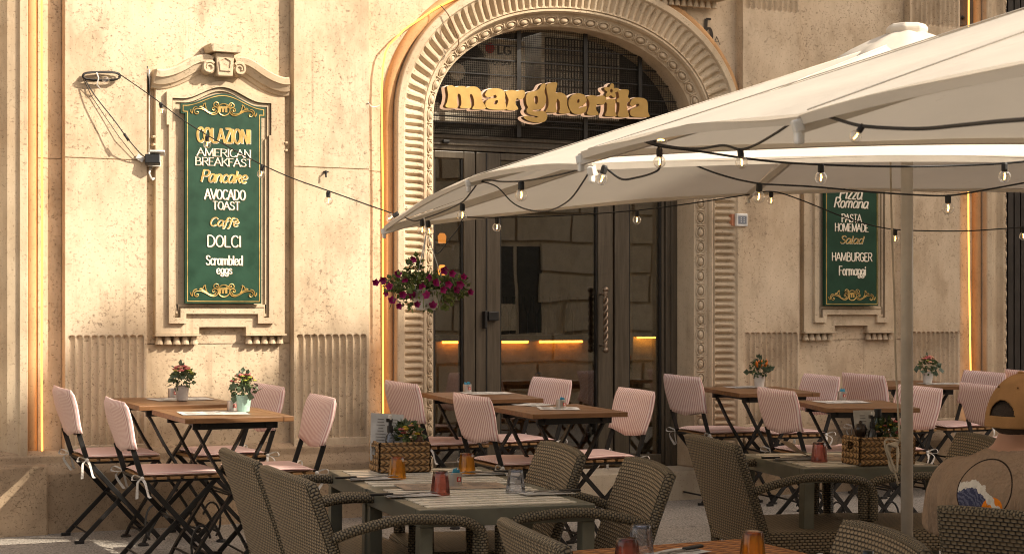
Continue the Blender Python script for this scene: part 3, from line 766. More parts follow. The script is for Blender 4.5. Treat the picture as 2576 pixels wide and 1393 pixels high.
# ---------------------------------------------------------------- stroke lettering
def _l(*p): return ('l', [(p[i], p[i + 1]) for i in range(0, len(p), 2)])
def _c(*p): return ('c', [(p[i], p[i + 1]) for i in range(0, len(p), 2)])
def _o(cx, cy, rx, ry): return ('c', [(cx + rx * math.cos(a), cy + ry * math.sin(a)) for a in [R(90 + 30 * k) for k in range(13)]])
ST = _l(.08, 0, .08, 1)
BOWL = _c(.08, 1, .38, .99, .54, .88, .54, .66, .38, .5, .08, .5)
CC = _c(.56, .82, .42, .98, .22, .95, .07, .72, .06, .32, .2, .05, .42, .02, .57, .18)
GL = {
 'A': (.68, [_l(0, 0, .32, 1), _l(.32, 1, .66, 0), _l(.12, .33, .54, .33)]),
 'B': (.64, [ST, _c(.08, 1, .36, .99, .48, .88, .47, .68, .34, .54, .08, .53), _c(.08, .53, .4, .52, .56, .4, .55, .14, .4, .01, .08, 0)]),
 'C': (.62, [CC]), 'D': (.68, [ST, _c(.08, 1, .34, .98, .55, .78, .6, .5, .55, .22, .34, .02, .08, 0)]),
 'E': (.56, [ST, _l(.08, 1, .5, 1), _l(.08, .53, .42, .53), _l(.08, 0, .52, 0)]), 'F': (.54, [ST, _l(.08, 1, .52, 1), _l(.08, .53, .42, .53)]),
 'G': (.66, [CC, _l(.36, .45, .6, .45), _l(.57, .45, .57, .1)]), 'H': (.66, [ST, _l(.56, 0, .56, 1), _l(.08, .52, .56, .52)]),
 'I': (.22, [_l(.1, 0, .1, 1)]), 'K': (.64, [ST, _l(.56, 1, .1, .42), _l(.22, .57, .6, 0)]), 'L': (.54, [ST, _l(.08, 0, .5, 0)]),
 'M': (.84, [_l(.07, 0, .1, 1), _l(.1, 1, .41, .08), _l(.41, .08, .72, 1), _l(.72, 1, .76, 0)]), 'N': (.68, [ST, _l(.08, 1, .58, 0), _l(.58, 0, .58, 1)]),
 'O': (.68, [_o(.33, .5, .28, .49)]), 'P': (.6, [ST, BOWL]), 'R': (.64, [ST, BOWL, _l(.3, .5, .6, 0)]),
 'S': (.56, [_c(.5, .82, .36, .97, .16, .95, .07, .76, .2, .57, .42, .44, .51, .22, .36, .03, .16, .02, .03, .18)]),
 'T': (.6, [_l(.01, 1, .59, 1), _l(.3, 1, .3, 0)]), 'U': (.66, [_c(.08, 1, .08, .3, .18, .03, .34, 0, .48, .04, .58, .3, .58, 1)]),
 'V': (.66, [_l(0, 1, .33, 0), _l(.33, 0, .64, 1)]), 'Z': (.58, [_l(.04, 1, .54, 1), _l(.54, 1, .03, 0), _l(.03, 0, .56, 0)]), '5': (.56, [_l(.46, 1, .12, 1), _l(.12, 1, .1, .58), _c(.1, .58, .36, .64, .5, .36, .36, .04, .14, -.02, .04, .1)]),
 'a': (.56, [_c(.46, .5, .34, .66, .14, .62, .05, .3, .14, .03, .32, .06, .46, .3), _l(.47, .66, .46, .12), _c(.46, .14, .5, .02, .58, .06)]),
 'b': (.54, [_l(.08, 1, .08, 0), _c(.08, .45, .24, .66, .44, .56, .46, .26, .34, .02, .08, .06)]),
 'c': (.46, [_c(.42, .54, .28, .67, .1, .56, .05, .3, .14, .04, .3, .01, .44, .14)]),
 'd': (.56, [_c(.46, .5, .34, .66, .14, .62, .05, .3, .14, .03, .32, .06, .46, .3), _l(.47, 1, .46, .0)]),
 'e': (.5, [_c(.06, .34, .4, .38, .42, .54, .28, .67, .1, .56, .05, .3, .14, .04, .3, .01, .46, .14)]), 
 'f': (.4, [_c(.42, .92, .32, 1.02, .2, .9, .18, .6, .16, .0, .1, -.24, -.02, -.26), _l(.02, .62, .36, .62)]),
 'g': (.54, [_c(.44, .5, .32, .66, .14, .62, .05, .36, .14, .1, .3, .12, .44, .34), _c(.46, .66, .45, .1, .4, -.2, .2, -.3, .06, -.2, .16, -.08, .34, -.06)]),
 'i': (.24, [_l(.1, .64, .1, .02), _l(.09, .84, .11, .94)]), 'k': (.54, [_l(.08, 1, .08, 0), _c(.1, .3, .3, .64, .44, .58, .3, .38, .12, .34), _l(.24, .36, .5, .02)]),
 'l': (.24, [_c(.1, 1, .09, .3, .12, .04, .22, .04)]), 'm': (.84, [_l(.08, .66, .08, 0), _c(.08, .42, .2, .64, .36, .62, .4, .4, .4, 0), _c(.4, .42, .52, .64, .68, .62, .72, .4, .72, 0)]),
 'n': (.56, [_l(.08, .66, .08, 0), _c(.08, .42, .22, .64, .4, .62, .45, .4, .45, .1, .54, .04)]), 'o': (.52, [_o(.26, .33, .2, .33)]),
 'r': (.42, [_l(.08, .66, .08, 0), _c(.08, .4, .18, .62, .32, .66, .38, .56)]), 's': (.42, [_c(.36, .54, .22, .67, .08, .58, .1, .42, .28, .3, .34, .14, .2, .01, .04, .1)]),
 'z': (.46, [_l(.04, .64, .4, .64), _l(.4, .64, .04, .02), _l(.04, .02, .42, .02)]),
 'è': (.5, [_c(.06, .34, .4, .38, .42, .54, .28, .67, .1, .56, .05, .3, .14, .04, .3, .01, .46, .14), _l(.16, .94, .3, .76)]),
}
def lettering(m, txt, rect, d, weight=.16, contrast=.3, serif=0.0, slant=0.0, off=(0, 0), fatten=0.0, layer=0, xform=None):
    x0, z0, x1, z1 = rect; up = txt.upper() == txt
    lo = 0.0; hi = 1.0
    if not up and any(ch in 'gfj' for ch in txt): lo = -.3
    if txt.lower() == txt and not any(ch in 'bdfhklt' for ch in txt): hi = .68
    W = sum(GL[ch][0] for ch in txt if ch != ' ') + .25 * txt.count(' ')
    wv_ = min(weight, .2) * .8; sz = (z1 - z0) / (hi - lo + wv_ * .6); z0 += sz * wv_ * .3; sx = (x1 - x0) / (W + abs(slant) * .6)
    cur = 0.0; cnt = 0
    for ch in txt:
        if ch == ' ': cur += .25; continue
        adv, strokes = GL[ch]
        for kind, pts in strokes:
            P = smooth_loop(pts, 4, False) if kind == 'c' else list(pts)
            P = [((cur + a + slant * b) * sx, (b - lo) * sz) for a, b in P]
            N = normals(P); L, Rr = [], []
            for i, (p, n_) in enumerate(zip(P, N)):
                v = abs(n_[0]); w = (weight * (1 - contrast + contrast * v)) * sz + fatten
                e = 0.0
                L.append((p[0] + n_[0] * w / 2, p[1] + n_[1] * w / 2)); Rr.append((p[0] - n_[0] * w / 2, p[1] - n_[1] * w / 2))
            segs = [(L, Rr)]
            if kind == 'l' and serif:
                for q in (P[0], P[-1]):
                    if abs(P[0][1] - P[-1][1]) > .6 * abs(P[0][0] - P[-1][0]):
                        h = serif * sz; w = weight * .34 * sz
                        segs.append(([(q[0] - h, q[1] + w), (q[0] + h, q[1] + w)], [(q[0] - h, q[1] - w), (q[0] + h, q[1] - w)]))
            for L_, R_ in segs:
                dd = d + cnt * 2.5e-5; cnt += 1
                f = xform or (lambda a, b, dep: Vector((a, -dep, b)))
                V = [f(x0 + a + off[0], z0 + b + off[1], dd) for pr in zip(L_, R_) for a, b in pr]
                m.add(V, [(2 * i, 2 * i + 1, 2 * i + 3, 2 * i + 2) for i in range(len(L_) - 1)])
        cur += adv

# ---------------------------------------------------------------- green menu boards
BD = .118
def px1(x): return (x / 1.2664) / 1.5524
def pr(x0, y0, x1, y1):                                     # crop 1 rect -> wall rect
    a = on_wall(px1(x0), px1(y1), BD); b = on_wall(px1(x1), px1(y0), BD); return (a.x, a.z, b.x, b.z)
def pr5(x0, y0, x1, y1, oy=0):
    f = lambda x, y: on_wall((2600 + x / 1.2666) / 1.5524, (oy + y / 1.2666) / 1.5524, BD)
    a, b = f(x0, y1), f(x1, y0); return (a.x, a.z, b.x, b.z)
def q6(x, y): return on_wall((680 + x / 6.44) / 1.5524, (350 + y / 6.44) / 1.5524, BD)
def board(off, label, lines):
    cx = (q6(275, 700).x + q6(2205, 700).x) / 2 + off
    hw = (q6(2205, 700).x - q6(275, 700).x) / 2 - .002; he = (q6(2295, 700).x - q6(165, 500).x) / 2
    zt, ze, zb_e = q6(1235, 103).z, (q6(165, 340).z + q6(2295, 460).z) / 2, (q6(165, 598).z + q6(2290, 702).z) / 2
    zb = on_wall((680 + 1250 / 6.44) / 1.5524, (1050 + 866 / 6.44) / 1.5524, BD).z
    def outline(g):
        top = [(he - g) * t for t in [1 - 2 * k / 32 for k in range(33)]]
        T = [(cx + x, ze - g + (zt - ze) * (.5 + .5 * math.cos(math.pi * min(1, abs(x) / (he * .93))))) for x in top]
        return [(cx - hw + g, zb + g), (cx + hw - g, zb + g), (cx + hw - g, zb_e + g), (cx + he - g, zb_e + g)] + T + [(cx - he + g, zb_e + g), (cx - hw + g, zb_e + g)]
    t = thing("menu_board", label, "menu board", (0, 0, 0))
    MB().slab([outline(0)], .088, BD - .001).build("panel", M_GREEN, t, bevel=.0015)
    MB().slab([outline(.010), outline(.0145)], BD - .003, BD + .0012).build("gold_border", M_GOLD, t)
    m = MB(); m.bounds((cx - .08, -.055, zb + .3), (cx + .08, -.0885, zb + .9)); m.build("wall_spacer", M_DARK, t)
    # ornaments
    orn = MB(); kx = (2 * hw) / 1905.0; kz = abs(q6(0, 0).z - q6(0, 1000).z) / 1000
    curves = [[(1118, 585), (1085, 660), (1000, 692), (900, 662), (780, 590), (680, 560), (590, 562), (537, 600), (532, 655), (572, 698), (618, 685), (630, 652), (602, 636), (582, 655)],
              [(1072, 575), (1050, 632), (985, 655), (905, 640), (840, 600), (780, 555), (710, 520), (652, 516)], [(652, 516), (690, 492), (742, 490), (762, 435), (812, 410)], [(812, 410), (800, 452), (812, 488), (822, 540), (860, 608)],
              [(600, 515), (540, 528), (497, 580), (482, 690)], [(482, 690), (444, 645), (440, 592)],
              [(1112, 535), (1070, 497), (1018, 470), (1012, 418), (1055, 374), (1112, 385), (1130, 428), (1102, 458), (1078, 440), (1090, 420)],
              [(1112, 505), (1040, 498), (985, 525), (980, 568), (1018, 582), (1038, 556), (1012, 542)]]
    def place(x, y, cz, sgn): return Vector((cx + sgn * (x - 1265) * kx, -(BD + .0014), cz - (y - 553) * kz))
    for cz in (q6(1240, 510).z, on_wall((680 + 1265 / 6.44) / 1.5524, (1050 + 553 / 6.44) / 1.5524, BD).z):
        for sgn in (1, -1):
            for cv in curves:
                P = [place(x, y, cz, sgn) for x, y in smooth_loop(cv, 4, False)]; orn.tube(P, .0031, 5, True)
        orn.tube([place(1265 + 150 * math.cos(a), 553 + 150 * math.sin(a), cz, 1) for a in [2 * math.pi * k / 40 for k in range(41)]], .0035, 5, False)
        lettering(orn, "m", (cx - .030, cz - .017, cx + .021, cz + .018), BD + .002, .30, .1, .07)
        for k in range(5): orn.ball(Vector((cx + .024 + .0065 * math.cos(R(72 * k)), -(BD + .0012), cz + .020 + .0065 * math.sin(R(72 * k)))), (.0048, .001, .0048), 8, 4)
    orn.build("ornament", M_GOLD, t)
    gold, white, shade = MB(), MB(), MB()
    for txt, rc, col, kw in lines:
        mm = gold if col == 'g' else white
        ofs = (.0030, -.0030)
        if col == 'g': lettering(white, txt, rc, BD + .0012, off=ofs, **kw); lettering(gold, txt, rc, BD + .0030, **kw)
        else: lettering(shade, txt, rc, BD + .0012, off=ofs, **kw); lettering(white, txt, rc, BD + .0030, **kw)
    gold.build("gold_lettering", M_GOLD, t, fix=False); white.build("white_lettering", M_CREAM, t, fix=False); shade.build("lettering_shadow", plain("bronze_ink", (.30, .2, .1), .6), t, fix=False)
sans = dict(weight=.17, contrast=.25); ser = dict(weight=.15, contrast=.62, serif=.10); scr = dict(weight=.17, contrast=.45, slant=.22); goth = dict(weight=.165, contrast=.55, serif=.07)
board(0, "green menu board left of the door with COLAZIONI at the top", [
    ("COLAZIONI", pr(974, 640, 1240, 703), 'g', sans), ("AMERICAN", pr(974, 743, 1242, 770), 'w', ser), ("BREAKFAST", pr(964, 788, 1248, 816), 'w', ser),
    ("Pancake", pr(990, 846, 1226, 900), 'g', scr), ("AVOCADO", pr(1012, 940, 1214, 985), 'w', goth), ("TOAST", pr(1050, 998, 1186, 1036), 'w', goth),
    ("Caffè", pr(1034, 1076, 1184, 1130), 'g', scr), ("DOLCI", pr(1022, 1165, 1194, 1220), 'w', dict(weight=.13, contrast=.2)), ("Scrambled", pr(1018, 1264, 1200, 1310), 'w', goth), ("eggs", pr(1070, 1326, 1148, 1366), 'w', goth)])
board(S(2143, BD) - S(562.5, BD), "green menu board right of the door, its top hidden by the parasol", [
    ("Pizza", pr5(855, 928, 975, 985), 'w', scr), ("Romana", pr5(829, 980, 1004, 1027), 'w', scr), ("PASTA", pr5(868, 1060, 968, 1098), 'w', goth), ("HOMEMADE", pr5(835, 1108, 1002, 1143), 'w', goth),
    ("Salad", pr5(860, 1166, 980, 1204), 'g', scr), ("HAMBURGER", pr5(820, 1250, 1020, 1290), 'w', dict(weight=.14, contrast=.2)), ("Formaggi", pr5(855, 1316, 990, 1374), 'w', goth)])
m = MB(); p = on_wall(1772, 116, .012); q = on_wall(1793, 68, .012); lettering(m, "5", (p.x, p.z, q.x, q.z), .0105, .15, .5)
p = on_wall(1796, 112, .012); q = on_wall(1812, 93, .012); lettering(m, "A", (p.x, p.z, q.x, q.z), .0095, .10, .4, .08)
tag(m.build("house_number", plain("worn_black_paint", (.035, .026, .018), .8), fix=False), "engraved house number 5A on the plaster right of the arch", "house number")
# writing on the air conditioner
m = MB(); f = lambda x, y: on_wall((1300 + x / 1.2664) / 1.5524, y / 1.2664 / 1.5524, -.549)
p, q = f(812, 270), f(882, 228); lettering(m, "LG", (p.x, p.z, q.x, q.z), -.549, .24, .1); p, q = f(757, 318), f(880, 302); lettering(m, "INVERTER V", (p.x, p.z, q.x, q.z), -.549, .26, .1)
m.build("lettering", M_DARK, ac_l, fix=False)
m = MB(); p = f(776, 239); m.lathe([(.035, 0), (.035, .004), (.001, .004)], (p.x, .549, p.z), 24, Matrix(((1, 0, 0), (0, 0, -1), (0, 1, 0)))); m.build("logo", M_RED, ac_l)

# ---------------------------------------------------------------- the big sign over the door
SD = -.085
OUTL = [
 [[(345, 205), (385, 196), (420, 212), (460, 203), (502, 205), (522, 217), (560, 207), (610, 211), (645, 240), (658, 290), (668, 345), (693, 388), (690, 410), (640, 417), (580, 415), (574, 404), (590, 375), (586, 320), (573, 285), (560, 276), (550, 290), (552, 340), (562, 385), (555, 402), (520, 406), (472, 404), (462, 394), (473, 368), (470, 310), (461, 280), (448, 272), (437, 288), (432, 340), (440, 385), (431, 402), (390, 404), (345, 400), (327, 384), (342, 350), (352, 290), (346, 240)]],
 [[(692, 272), (720, 235), (780, 222), (842, 234), (872, 270), (872, 335), (884, 392), (882, 416), (830, 420), (745, 416), (706, 402), (692, 372), (702, 338), (735, 318), (785, 312), (797, 300), (784, 282), (762, 293), (722, 306), (696, 294)], [(782, 338), (806, 334), (803, 358), (784, 373), (768, 360)]],
 [[(876, 252), (930, 239), (985, 250), (1020, 238), (1050, 250), (1053, 285), (1032, 320), (1000, 323), (985, 313), (971, 330), (969, 368), (991, 405), (980, 421), (925, 424), (887, 416), (894, 380), (905, 330), (890, 290)]],
 [[(1066, 292), (1092, 258), (1150, 247), (1186, 228), (1206, 190), (1236, 178), (1244, 205), (1232, 250), (1246, 300), (1245, 352), (1225, 396), (1190, 416), (1142, 420), (1124, 428), (1152, 436), (1210, 428), (1250, 450), (1258, 490), (1237, 525), (1180, 539), (1100, 525), (1052, 500), (1046, 481), (1082, 475), (1130, 486), (1163, 491), (1168, 479), (1120, 471), (1082, 452), (1068, 425), (1083, 398), (1068, 360)], [(1142, 300), (1160, 291), (1174, 310), (1174, 350), (1160, 370), (1146, 360), (1139, 330)]],
 [[(1250, 200), (1284, 173), (1338, 170), (1350, 186), (1340, 230), (1336, 266), (1376, 261), (1420, 280), (1440, 320), (1440, 380), (1462, 430), (1454, 452), (1382, 455), (1366, 440), (1376, 410), (1372, 350), (1358, 321), (1346, 331), (1336, 380), (1345, 430), (1338, 446), (1252, 443), (1248, 428), (1268, 390), (1270, 330), (1258, 270)]],
 [[(1456, 330), (1482, 290), (1530, 270), (1585, 278), (1614, 310), (1616, 345), (1590, 375), (1552, 395), (1547, 407), (1590, 393), (1616, 386), (1620, 405), (1600, 444), (1550, 462), (1496, 452), (1464, 415), (1453, 370)], [(1531, 335), (1545, 323), (1555, 335), (1548, 354), (1533, 357)]],
 [[(1622, 300), (1670, 285), (1720, 299), (1758, 288), (1792, 303), (1796, 340), (1774, 371), (1746, 375), (1720, 368), (1706, 385), (1706, 420), (1725, 450), (1720, 468), (1642, 468), (1622, 454), (1632, 420), (1646, 370), (1636, 330)]],
 [[(1794, 330), (1860, 318), (1882, 332), (1878, 390), (1880, 440), (1892, 470), (1882, 482), (1802, 480), (1788, 466), (1802, 430), (1806, 370), (1796, 350)]],
 [[(1906, 245), (1950, 232), (1998, 238), (2004, 260), (1996, 305), (2014, 316), (2010, 344), (1990, 353), (1986, 400), (2000, 450), (2004, 484), (1922, 486), (1902, 470), (1916, 430), (1919, 360), (1898, 350), (1893, 325), (1915, 310), (1912, 270)]],
 [[(2020, 350), (2045, 315), (2100, 308), (2160, 325), (2178, 370), (2180, 440), (2192, 484), (2100, 487), (2038, 482), (2016, 455), (2024, 420), (2058, 400), (2095, 385), (2100, 370), (2080, 365), (2046, 386), (2020, 380)]],
]
M_RETURN = plain('shaded_return', (.13, .075, .02), .45, .5)  # letter sides: their shade is put into a darkened gold colour
flower = [(1845 + (55 + 17 * math.cos(5 * a)) * math.cos(a + .2), 248 - (55 + 17 * math.cos(5 * a)) * math.sin(a + .2)) for a in [2 * math.pi * k / 30 for k in range(30)]]
OUTL.append([flower, [(1845 + 12 * math.cos(a), 246 - 18 * math.sin(a)) for a in [2 * math.pi * k / 10 for k in range(10)]]])
sg = thing("shop_sign", "brushed gold raised lettering margherita with lit white edges over the door", "sign", (0, 0, 0))
M_HALO, ntH, bH = nodes("lit_acrylic"); bH.inputs['Base Color'].default_value = (.8, .62, .5, 1); bH.inputs['Emission Color'].default_value = (1, .62, .38, 1); bH.inputs['Emission Strength'].default_value = .22; bH.inputs['Roughness'].default_value = .4
def swall(x, y, d): p = on_wall((1600 + x / 2.3418) / 1.5524, (250 + y / 2.3418) / 1.5524, SD); return (p.x, p.z)
def grow(l, g):
    n = len(l); out = []
    A = sum(l[i][0] * l[(i + 1) % n][1] - l[(i + 1) % n][0] * l[i][1] for i in range(n)); sg_ = 1 if A > 0 else -1
    for i in range(n):
        a, b = l[i - 1], l[(i + 1) % n]; dx, dz = b[0] - a[0], b[1] - a[1]; L_ = math.hypot(dx, dz) or 1
        out.append((l[i][0] + sg_ * g * dz / L_, l[i][1] - sg_ * g * dx / L_))
    return out
for i, loops_ in enumerate(OUTL):
    L_ = [[swall(x, y, SD) for x, y in (smooth_loop(lp, 3) if len(lp) < 60 else lp)] for lp in loops_]
    dz_ = .0003 * (i % 3)
    lt = MB().slab(L_, SD - .007, SD + dz_).build("letter", M_GOLDM, sg); MB().slab([grow(L_[0], -.0006)] + L_[1:], SD - .042, SD - .0075).build("letter_return", M_RETURN, lt)
    MB().slab([grow(L_[0], .004)] + [grow(q, -.003) for q in L_[1:]], SD - .080, SD - .0425 - dz_).build("letter_back", M_HALO, sg)

# ---------------------------------------------------------------- orange light strips on the front
def strip(pts, d, label):
    P = [on_wall(x, y, d) for x, y in pts]; m = MB(); m.tube(smooth_loop(P, 4, False), .0058, 6)
    tag(m.build("led_light_strip", M_NEON, smooth=True), label, "light strip", "orange light strips on the facade")
strip([(105, -120), (105, 200), (106, 560), (105, 900), (106, 1164)], .05, "orange light strip down the left edge of the facade beside the far left pilaster")
PN = [on_wall(x, y, .06) for x, y in ((964, 1052), (963, 800), (963, 480), (963, 170), (1000, 92), (1060, 46), (1122, 8))]
PN += [on_wall(x, y, .05) for x, y in ((1250, -46), (1400, -66), (1540, -40), (1600, -14), (1652, 14))]
m = MB(); m.tube(smooth_loop(PN, 4, False), .0058, 6); tag(m.build("led_light_strip", M_NEON, smooth=True), "orange light strip following the outside of the door arch", "light strip", "orange light strips on the facade")
strip([(2437, -60), (2436, 480), (2438, 700), (2444, 1062)], .05, "orange light strip on the right edge of the facade beside the dark shutter")
# ---------------------------------------------------------------- small fittings on the wall
def wp(px, py, d): return on_wall(px, py, d)
fl = thing("wall_floodlight", "small black and white floodlight box on a conduit left of the green board", "floodlight", (0, 0, 0))
m = MB(); a = wp(374, 418, .09); b = wp(405, 384, .09); m.bounds((a.x, -.02, a.z), (b.x, -.085, b.z)); m.build("junction_box", M_WHITE, fl, bevel=.004)
m = MB(); M = Matrix.Rotation(R(-18), 3, 'Z') @ Matrix.Rotation(R(-14), 3, 'X'); c = wp(384, 402, .13); m.box(c, (.085, .05, .055), M); m.build("lamp_head", M_BLACK, fl, bevel=.005)
m = MB(); m.box(wp(396, 385, .13), (.085, .075, .012), M); m.build("visor", M_WHITE, fl, bevel=.003)
m = MB(); m.box(wp(352, 398, .10), (.045, .012, .03), Matrix.Rotation(R(30), 3, 'Y')); m.build("tag_label", M_PAPER, fl)
m = MB()
for k in range(3): m.tube([wp(376 + 3 * k, 420, .05), wp(374 + k, 436, .06), wp(380 + 2 * k, 450 + 2 * k, .06), wp(392 + k, 446, .05), wp(398, 424, .05)], .004, 5)
m.build("cable_loop", M_WHITE, fl, smooth=True)
m = MB(); m.tube([wp(375.5, y, .03) for y in (175, 250, 320, 384)], .0055, 6); m.build("conduit", M_WHITE, fl, smooth=True)
m = MB(); m.tube([wp(371, 168, .02), wp(368, 176, .04), wp(373, 200, .04), wp(375, 240, .035)], .005, 5); m.tube([wp(369, 172, .04), wp(357, 205, .03), wp(362, 214, .03)], .0025, 4); m.build("cable_end", M_CABLE, fl)
coil = thing("cable_coil", "flat coil of black cable hanging on the sunlit wall at upper left", "cable coil", (0, 0, 0))
m = MB(); rnd = random.Random(7)
for k in range(7):
    P = []
    for i in range(25):
        a = 2 * math.pi * i / 24; ex = 48 + rnd.uniform(-3, 2) - k * .4; ey = 12 - k * .55 + rnd.uniform(-1, 1)
        x = 255 + ex * math.copysign(abs(math.cos(a)) ** .6, math.cos(a)); y = 192 + ey * math.copysign(abs(math.sin(a)) ** .8, math.sin(a))
        P.append(wp(x, y, PD + .02 + .004 * k + rnd.uniform(-.003, .003)))
    m.tube(P, .0030, 5, False)
m.build("cable_loops", M_CABLE, coil, smooth=True)
m = MB(); m.tube([wp(243, 183, PD + .05), wp(248, 196, PD + .06), wp(244, 214, PD + .05), wp(252, 224, PD + .04)], .004, 5); m.build("hook", M_WHITE, coil)
m = MB(); m.ball(wp(266, 201, PD + .07), .021, 14, 10); m.build("spare_bulb", M_BULB, coil, smooth=True)
m = MB(); P = smooth_loop([wp(212, 197, PD + .03), wp(240, 243, PD + .05), wp(285, 300, PD + .07), wp(318, 345, PD + .08), wp(352, 385, PD + .05), wp(372, 400, .10)], 4, False); m.tube(P, .0036, 5)
m.tube([wp(210, 200, PD + .03), wp(232, 245, PD + .01), wp(262, 290, PD + .012), wp(300, 345, PD + .02), wp(345, 402, PD + .01)], .0022, 5)
m.tube([wp(312, 336, PD + .08), wp(324, 354, PD + .08)], .008, 6); m.build("lead", M_CABLE, coil, smooth=True)
m = MB(); m.tube([wp(820, 430, PD - .01), wp(820, 432, PD + .03), wp(820, 446, PD + .03)], .006, 6); m.box(wp(820, 432, PD + .006), (.03, .012, .008)); tag(m.build("wall_hook", M_BLACK), "small black iron hook on the sunlit pilaster between board and arch", "hook")
m = MB(); m.tube(smooth_loop([wp(1108, 14, .10), wp(1128, 38, .12), wp(1146, 80, .11), wp(1154, 108, .10), wp(1146, 124, .09), wp(1136, 128, .08)], 4, False), .004, 5); tag(m.build("loose_wire", plain("brown_wire", (.16, .08, .03), .6), smooth=True), "brown wire hanging over the carved left shoulder of the door arch", "wire")
m = MB(); m.tube(smooth_loop([wp(926, 258, PD + .01), wp(934, 268, .05), wp(950, 268, .05), wp(962, 258, .06)], 4, False), .004, 5); tag(m.build("loose_wire", M_WHITE, smooth=True), "pale cable end bridging the pilaster and the light strip left of the arch", "wire")
so_ = thing("power_socket", "grey outdoor power socket box on the wall right of the door arch", "socket", (0, 0, 0))
a, b = wp(1836, 568, .05), wp(1866, 540, .05); yb = b.y
m = MB(); m.bounds((a.x, -.005, a.z), (b.x - .01, -.075, b.z)); m.build("back_box", plain("orange_plastic", (.5, .2, .1), .5), so_, bevel=.004)
m = MB(); m.bounds((a.x + .02, -.0755, a.z - .004), (b.x + .012, -.105, b.z + .004)); m.build("cover", M_WHITE, so_, bevel=.005)
m = MB(); x0, x1, z0, z1 = a.x + .032, b.x, a.z + .012, b.z - .012; m.bounds((x0, -.104, z0), (x1, -.108, z1)); m.build("socket_plate", plain("blue_grey_plastic", (.2, .22, .25), .4), so_)
m = MB()
for i in range(2):
    for j in range(3): m.ball((x0 + (x1 - x0) * (.32 + .36 * i), -.1085, z0 + (z1 - z0) * (.25 + .25 * j)), (.004, .002, .004), 8, 4)
m.build("socket_hole", M_WHITE, so_)
m = MB(); m.tube(smooth_loop([wp(1850, 568, .04), wp(1848, 590, .03), wp(1838, 600, .012)], 4, False), .004, 5); m.build("supply_cable", M_WHITE, so_)
db = thing("door_bell", "small black doorbell box on the wall right of the door arch", "doorbell", (0, 0, 0))
a, b = wp(1836, 718, .03), wp(1858, 692, .03); m = MB(); m.bounds((a.x, -.004, a.z), (b.x, -.045, b.z)); m.build("case", M_BLACK, db, bevel=.006)
m = MB(); m.ball(((a.x + b.x) / 2, -.046, (a.z + b.z) / 2 - .006), (.009, .004, .009), 10, 6); m.build("button", M_STEEL, db)

pl = thing("wall_plate", "dark square metal plate set in the wall above the parasol's peak", "plate", (0, 0, 0))
a, b = wp(2409, 64, .03), wp(2450, -30, .03); m = MB(); m.bounds((a.x, .005, a.z), (b.x, -.022, b.z)); m.build("plate", plain("rusty_plate", (.09, .065, .045), .7, .2, bump=.5, bscale=40), pl, bevel=.003)
m = MB(); m.ball(((a.x + b.x) / 2 - .02, -.024, a.z + .06), (.016, .012, .016), 10, 6); m.build("knob", M_DARK, pl)
